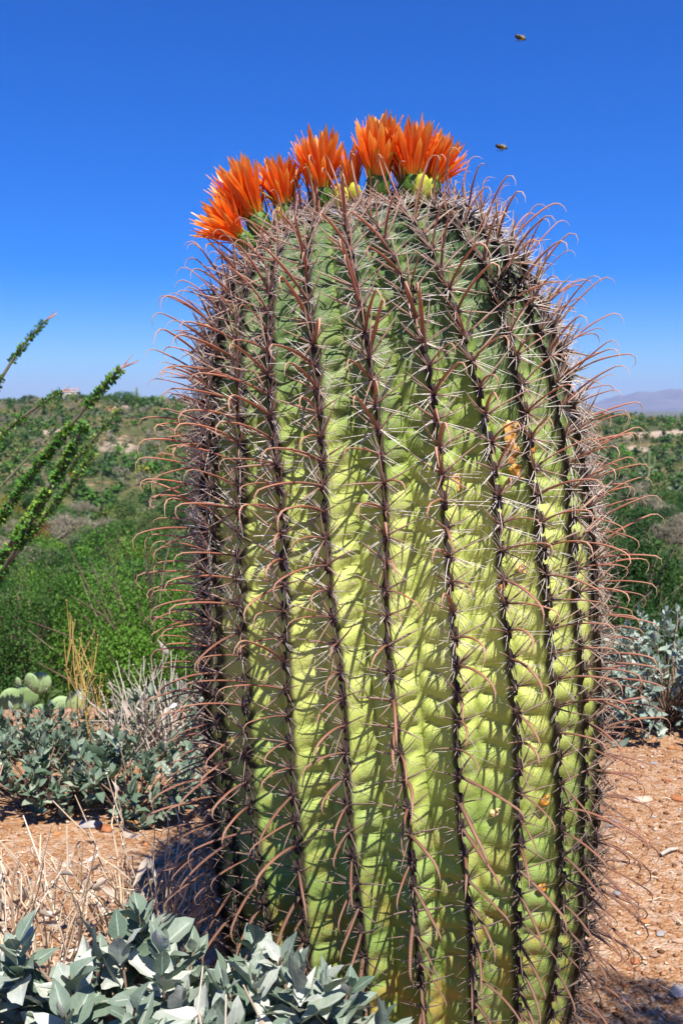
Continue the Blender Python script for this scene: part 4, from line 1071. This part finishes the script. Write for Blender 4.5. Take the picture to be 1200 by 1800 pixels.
# ------------------------------------------------------------------ ocotillo
def ocotillo():
    g = np.random.default_rng(9)
    Y0 = 3.35
    base = ray_point(-175, 1235, Y0); base[2] = float(ground_z(base[0], Y0))
    t = empty('ocotillo', tuple(base)); tag(t, 'ocotillo with long leafy green canes arching in from the left edge', 'ocotillo')
    canes = [ # pixel path, depth shift, leaf half-width, tip spray
        ([(-160, 1150), (-110, 930), (-50, 760), (0, 668), (38, 600), (80, 564)], .25, .020, True),
        ([(-165, 1190), (-130, 1000), (-70, 840), (0, 762), (60, 715), (108, 688)], .10, .020, True),
        ([(-160, 1200), (-90, 1070), (0, 912), (62, 822), (128, 745), (170, 692), (212, 648)], -.10, .026, True),
        ([(-165, 1210), (-80, 1110), (0, 985), (62, 895), (110, 825), (150, 745)], -.25, .026, False),
        ([(-160, 1215), (-70, 1090), (20, 985), (92, 892), (166, 797)], -.05, .020, False),
        ([(-150, 1220), (-70, 1120), (15, 968), (80, 870), (145, 795), (212, 718)], .20, .018, False),
        ([(-170, 1180), (-90, 960), (0, 856), (62, 792)], .35, .012, False),
        ([(-150, 1225), (-60, 1110), (0, 1010), (40, 950), (90, 850)], -.32, .024, False),
        ([(-190, 1180), (-230, 900), (-240, 700), (-220, 450)], .0, .020, True), ([(-200, 1180), (-300, 950), (-360, 700)], .1, .020, True), ([(-185, 1150), (-200, 850), (-150, 600), (-90, 430)], .2, .02, True)]
    O, Yd, Zd, S = [], [], [], []
    for ci, (path, dy, hw, spray) in enumerate(canes):
        pts = [base + g.normal(size=3)*np.array([.03, .03, 0])]
        for k, (px, py) in enumerate(path): pts.append(ray_point(px, py, Y0 + dy*(k+1)/len(path)))
        pts = np.array(pts)
        L = np.concatenate([[0], np.cumsum(np.linalg.norm(np.diff(pts, axis=0), axis=1))]); n = 60; s = np.linspace(0, L[-1], n)
        P = np.stack([np.interp(s, L, pts[:, q]) for q in range(3)], -1)
        for _ in range(40): P[1:-1] = .25*P[:-2]+.5*P[1:-1]+.25*P[2:]
        R = np.interp(np.linspace(0, 1, n), [0, .5, 1], [.013, .009, .004])[None]
        V, F, tc = tubes((P-base)[None], R, 7, rnd=[.4]); link('cane', make_mesh('cane', V, F, M_cane, tc), t)
        T = nrm(np.gradient(P, axis=0))
        m = int(L[-1]*1050*(hw/.022)**.8)
        k = g.random(4*m)**.9*(n-1.01); k = k[vnoise(k*.55, k*0+ci*7, 5) > .20][:m]; m = len(k); ki = k.astype(int); fr = (k-ki)[:, None]
        B = P[ki]*(1-fr)+P[ki+1]*fr; TT = T[ki]
        d = nrm(np.cross(TT, g.normal(size=(m, 3))))
        O.append(B + d*.006); Yd.append(nrm(d*1.0+TT*g.uniform(.1, .9, m)[:, None])); Zd.append(TT+.4*g.normal(size=(m, 3))); S.append(hw*g.uniform(.7, 1.3, m))
        if spray:
            m = 5; tip = P[-1]; dd = nrm(T[-1]+g.normal(size=(m, 3))*.28)+np.array([.25, 0, -.05]); s2 = np.linspace(0, 1, 4)[None, :, None]
            P2 = tip + dd[:, None]*s2*(.02+.04*g.random((m, 1, 1)))
            V, F, tc = tubes(P2-base, np.tile([.0022, .002, .0016, .001], (m, 1)), 4); link('flower_spray', make_mesh('flower_spray', V, F, M_pink, tc), t)
    O, Yd, Zd, S = map(np.concatenate, (O, Yd, Zd, S))
    pr = []
    for i in range(5):
        q = leaf_proto(800+i, .30, 4); q.V[:, 0] *= np.interp(q.V[:, 1], [0, 1], [.6, 2.2]); kk = np.array([a*5+b for a in range(4) for b in (0, 2, 4)]); q.V, q.tc = q.V[kk], q.tc[kk]; q.F = np.array([[a*3+b, a*3+b+1, a*3+b+4, a*3+b+3] for a in range(3) for b in range(2)]); pr.append(q)
    scatter(t, 'leaf', 'other_leaves', pr, g.integers(0, 5, len(O)), frame4(O, Yd, Zd, S*.58), cam_score(O, S), M_oco, 300)
ocotillo()

# ------------------------------------------------------------------ stones, gravel, litter
def stones():
    g = np.random.default_rng(13)
    pr = [lump_proto(900+i, 9, 6, .22, (1, .8, .55)) for i in range(8)]
    # gravel: far too many to count
    n = 16000
    y = .9 + 3.6*g.random(n)**1.3; x = (g.random(n)*2-1)*(.38*y+.2)
    k = np.hypot(x-.095, y-AY) > .25; x, y = x[k], y[k]; n = len(x)
    s = .0020 + .0060*g.random(n)**2.2
    P = np.stack([x, y, ground_z(x, y)+s*.25], -1)
    prg = [lump_proto(920+i, 5, 3, .3, (1, .8, .6)) for i in range(5)]
    an = g.random(n)*6.28
    M = frame4(P, np.stack([np.cos(an), np.sin(an), .2*g.normal(size=n)], -1), np.tile([0, 0, 1.], (n, 1)), s)
    V, F, tc = joined(prg, g.integers(0, 5, n), M, g.random(n))
    tag(link('gravel', make_mesh('gravel', V, F, M_gravel, tc, False)), 'loose orange and tan gravel over the bare soil', 'gravel', kind='stuff')
    mes = {}
    for nm, mt in (('tan', M_stone), ('rust', M_redstone), ('grey', M_greystone)):
        mes[nm] = [make_mesh('stone', p.V, p.F, mt, p.tc, False) for p in pr]
    def ground_at(px, py):
        lo, hi = .8, 6.0
        for _ in range(40):
            mid = (lo+hi)/2; q = ray_point(px, py, mid)
            if q[2] > ground_z(q[0], mid): lo = mid
            else: hi = mid
        return ray_point(px, py, lo)
    named = [(186, 1458, .024, 'rust', 'rust-red stone lying in front of the left brittlebushes'), (160, 1452, .030, 'grey', 'flat grey stone beside the rust-red one'), (1190, 1405, .022, 'rust', 'rust-red stone at the right edge behind the bare patch'),
        (1128, 1408, .026, 'tan', 'long flat stone right of the cactus, half buried'), (1075, 1450, .022, 'grey', 'grey stone close to the right flank of the cactus'), (1160, 1642, .012, 'grey', 'small pale angular stone, right foreground'), (1130, 1620, .013, 'rust', 'orange stone in the right foreground'),
        (1190, 1655, .012, 'tan', 'pale tan stone at the right edge of the foreground'), (1115, 1690, .012, 'rust', 'reddish stone above the dark shadow at the lower right'), (1150, 1680, .010, 'tan', 'small cream stone above the dark shadow at the lower right'),
        (1085, 1570, .013, 'grey', 'grey stone between hooked spines, lower right'), (1195, 1745, .022, 'grey', 'grey stone beside the shadow in the lower right corner'), (262, 1448, .018, 'tan', 'tan stone left of the cactus near the dry stalks'), (1100, 1362, .014, 'tan', 'tan stone below the right brittlebush'),
        (1170, 1372, .012, 'rust', 'small rust stone below the right brittlebush')]
    for (px, py, s, c, lab) in named:
        P = ground_at(px, py); o = link('stone', mes[c][int(g.integers(0, 8))]); o.location = (P[0], P[1], float(ground_z(P[0], P[1]))+s*.12)
        o.scale = (s, s*.8, s*.55); o.rotation_euler = (0, 0, g.random()*6); tag(o, lab, 'stone', 'stones lying on the bare soil')
    for q in range(230):
        y = 1.25+2.6*g.random(); x = (g.random()*2-1)*(.42*y+.1)
        if math.hypot(x-.095, y-AY) < .32: continue
        s = .006+.008*g.random()**2; c = ('tan', 'rust', 'tan', 'grey')[int(g.integers(0, 4))]
        o = link('stone', mes[c][int(g.integers(0, 8))]); o.location = (x, y, float(ground_z(x, y))+s*.15); o.scale = (s, s*.85, s*.65); o.rotation_euler = (0, 0, g.random()*6)
        side = 'right of' if x > .35 else 'left of' if x < -.1 else 'behind'
        tag(o, f'small {c} stone on the gravel {side} the cactus', 'stone', f'small {c} stones {side} the cactus')
    # fallen spines, bits of twig and dry leaf on the soil
    m = 700; y = 1.1+2.2*g.random(m); x = (g.random(m)*2-1)*(.38*y+.1); k = np.hypot(x-.095, y-AY) > .27; x, y = x[k], y[k]; m = len(x)
    an = g.random(m)*6.28; L_ = g.uniform(.006, .035, m); D = np.stack([np.cos(an), np.sin(an), .1*g.normal(size=m)], -1)*L_[:, None]
    B = np.stack([x, y, ground_z(x, y)+.0035], -1); Md = B+D*.5+np.stack([-D[:, 1], D[:, 0], 0*x], -1)*.12*g.normal(size=(m, 1))+np.array([0, 0, .002]); E = B+D
    V, F, tc = tubes(np.stack([B, Md, E], 1), np.array([.0011, .0010, .0005])[None]*g.uniform(.6, 1.6, (m, 1)), 4)
    tag(link('litter', make_mesh('litter', V, F, M_straw, tc)), 'fallen spines and bits of dry twig strewn over the soil', 'litter', kind='stuff')
    # a bleached twig at the right
    P = ground_at(1160, 1507); Q = ground_at(1190, 1496); A = np.array([P, (P+Q)/2+[0, 0, .004], Q])+[0, 0, .006]
    V, F, tc = tubes((A-P)[None], np.array([[.004, .0045, .003]]), 6); o = link('twig', make_mesh('twig', V, F, M_palestem, tc)); o.location = P
    tag(o, 'bleached broken twig lying on the soil at the right edge', 'twig')
stones()

# ------------------------------------------------------------------ bees
def bee(px, py, Y, yaw, roll, label):
    P = ray_point(px, py, Y); t = empty('bee', tuple(P)); t.rotation_euler = (roll, math.radians(12), yaw); t.scale = (1.2, 1.2, 1.2); tag(t, label, 'bee', 'bees flying above the cactus')
    dark = plain('bee_dark', [(.3, (.015, .012, .010)), (.7, (.04, .03, .02))], 300, .5, 0)
    gold = plain('bee_gold', [(.3, (.22, .16, .03)), (.7, (.36, .28, .06))], 300, .6, 0)
    def ell(nm, c, r, mt, par, n=10):
        p = lump_proto(5, n, 8, .0, r); return link(nm, make_mesh(nm, p.V+np.array(c), p.F, mt, p.tc), par)
    a = ell('abdomen', (-.0035, 0, 0), (.0042, .0023, .0023), dark, t)
    for k in range(2): ell('stripe', (-.002-.0022*k, 0, .0002), (.0007, .00232-.0002*k, .00235-.0002*k), gold, a)
    ell('thorax', (.0012, 0, .0004), (.0022, .0021, .0021), gold, t); ell('head', (.0036, 0, 0), (.0012, .0014, .0013), dark, t)
    mw, nt, b, N, L = new_mat('bee_wing'); b.inputs['Base Color'].default_value = (.7, .75, .8, 1); b.inputs['Alpha'].default_value = .28; b.inputs['Roughness'].default_value = .2
    for s in (-1, 1):
        q = leaf_proto(3, .22, 6); V = q.V.copy(); V = np.stack([-V[:, 1]*.3-V[:, 0], s*V[:, 1], V[:, 1]*.35], -1)*.0065 + [.001, 0, .0018]
        link('wing', make_mesh('wing', V, q.F, mw, q.tc), t)
    for s in (-1, 1):
        for k in range(3):
            A = np.array([[.001-.0012*k, s*.001, -.001], [.001-.0016*k, s*.0028, -.0022], [-.0005-.002*k, s*.003, -.0042]])
            V, F, tc = tubes(A[None], np.array([[.0003, .00025, .0002]]), 4); link('leg', make_mesh('leg', V, F, dark, tc), t)
bee(916, 67, 1.25, math.radians(20), .3, 'upper dark bee flying high in the blue sky')
bee(883, 259, 1.22, math.radians(8), .1, 'lower golden bee hovering right of the orange flowers')
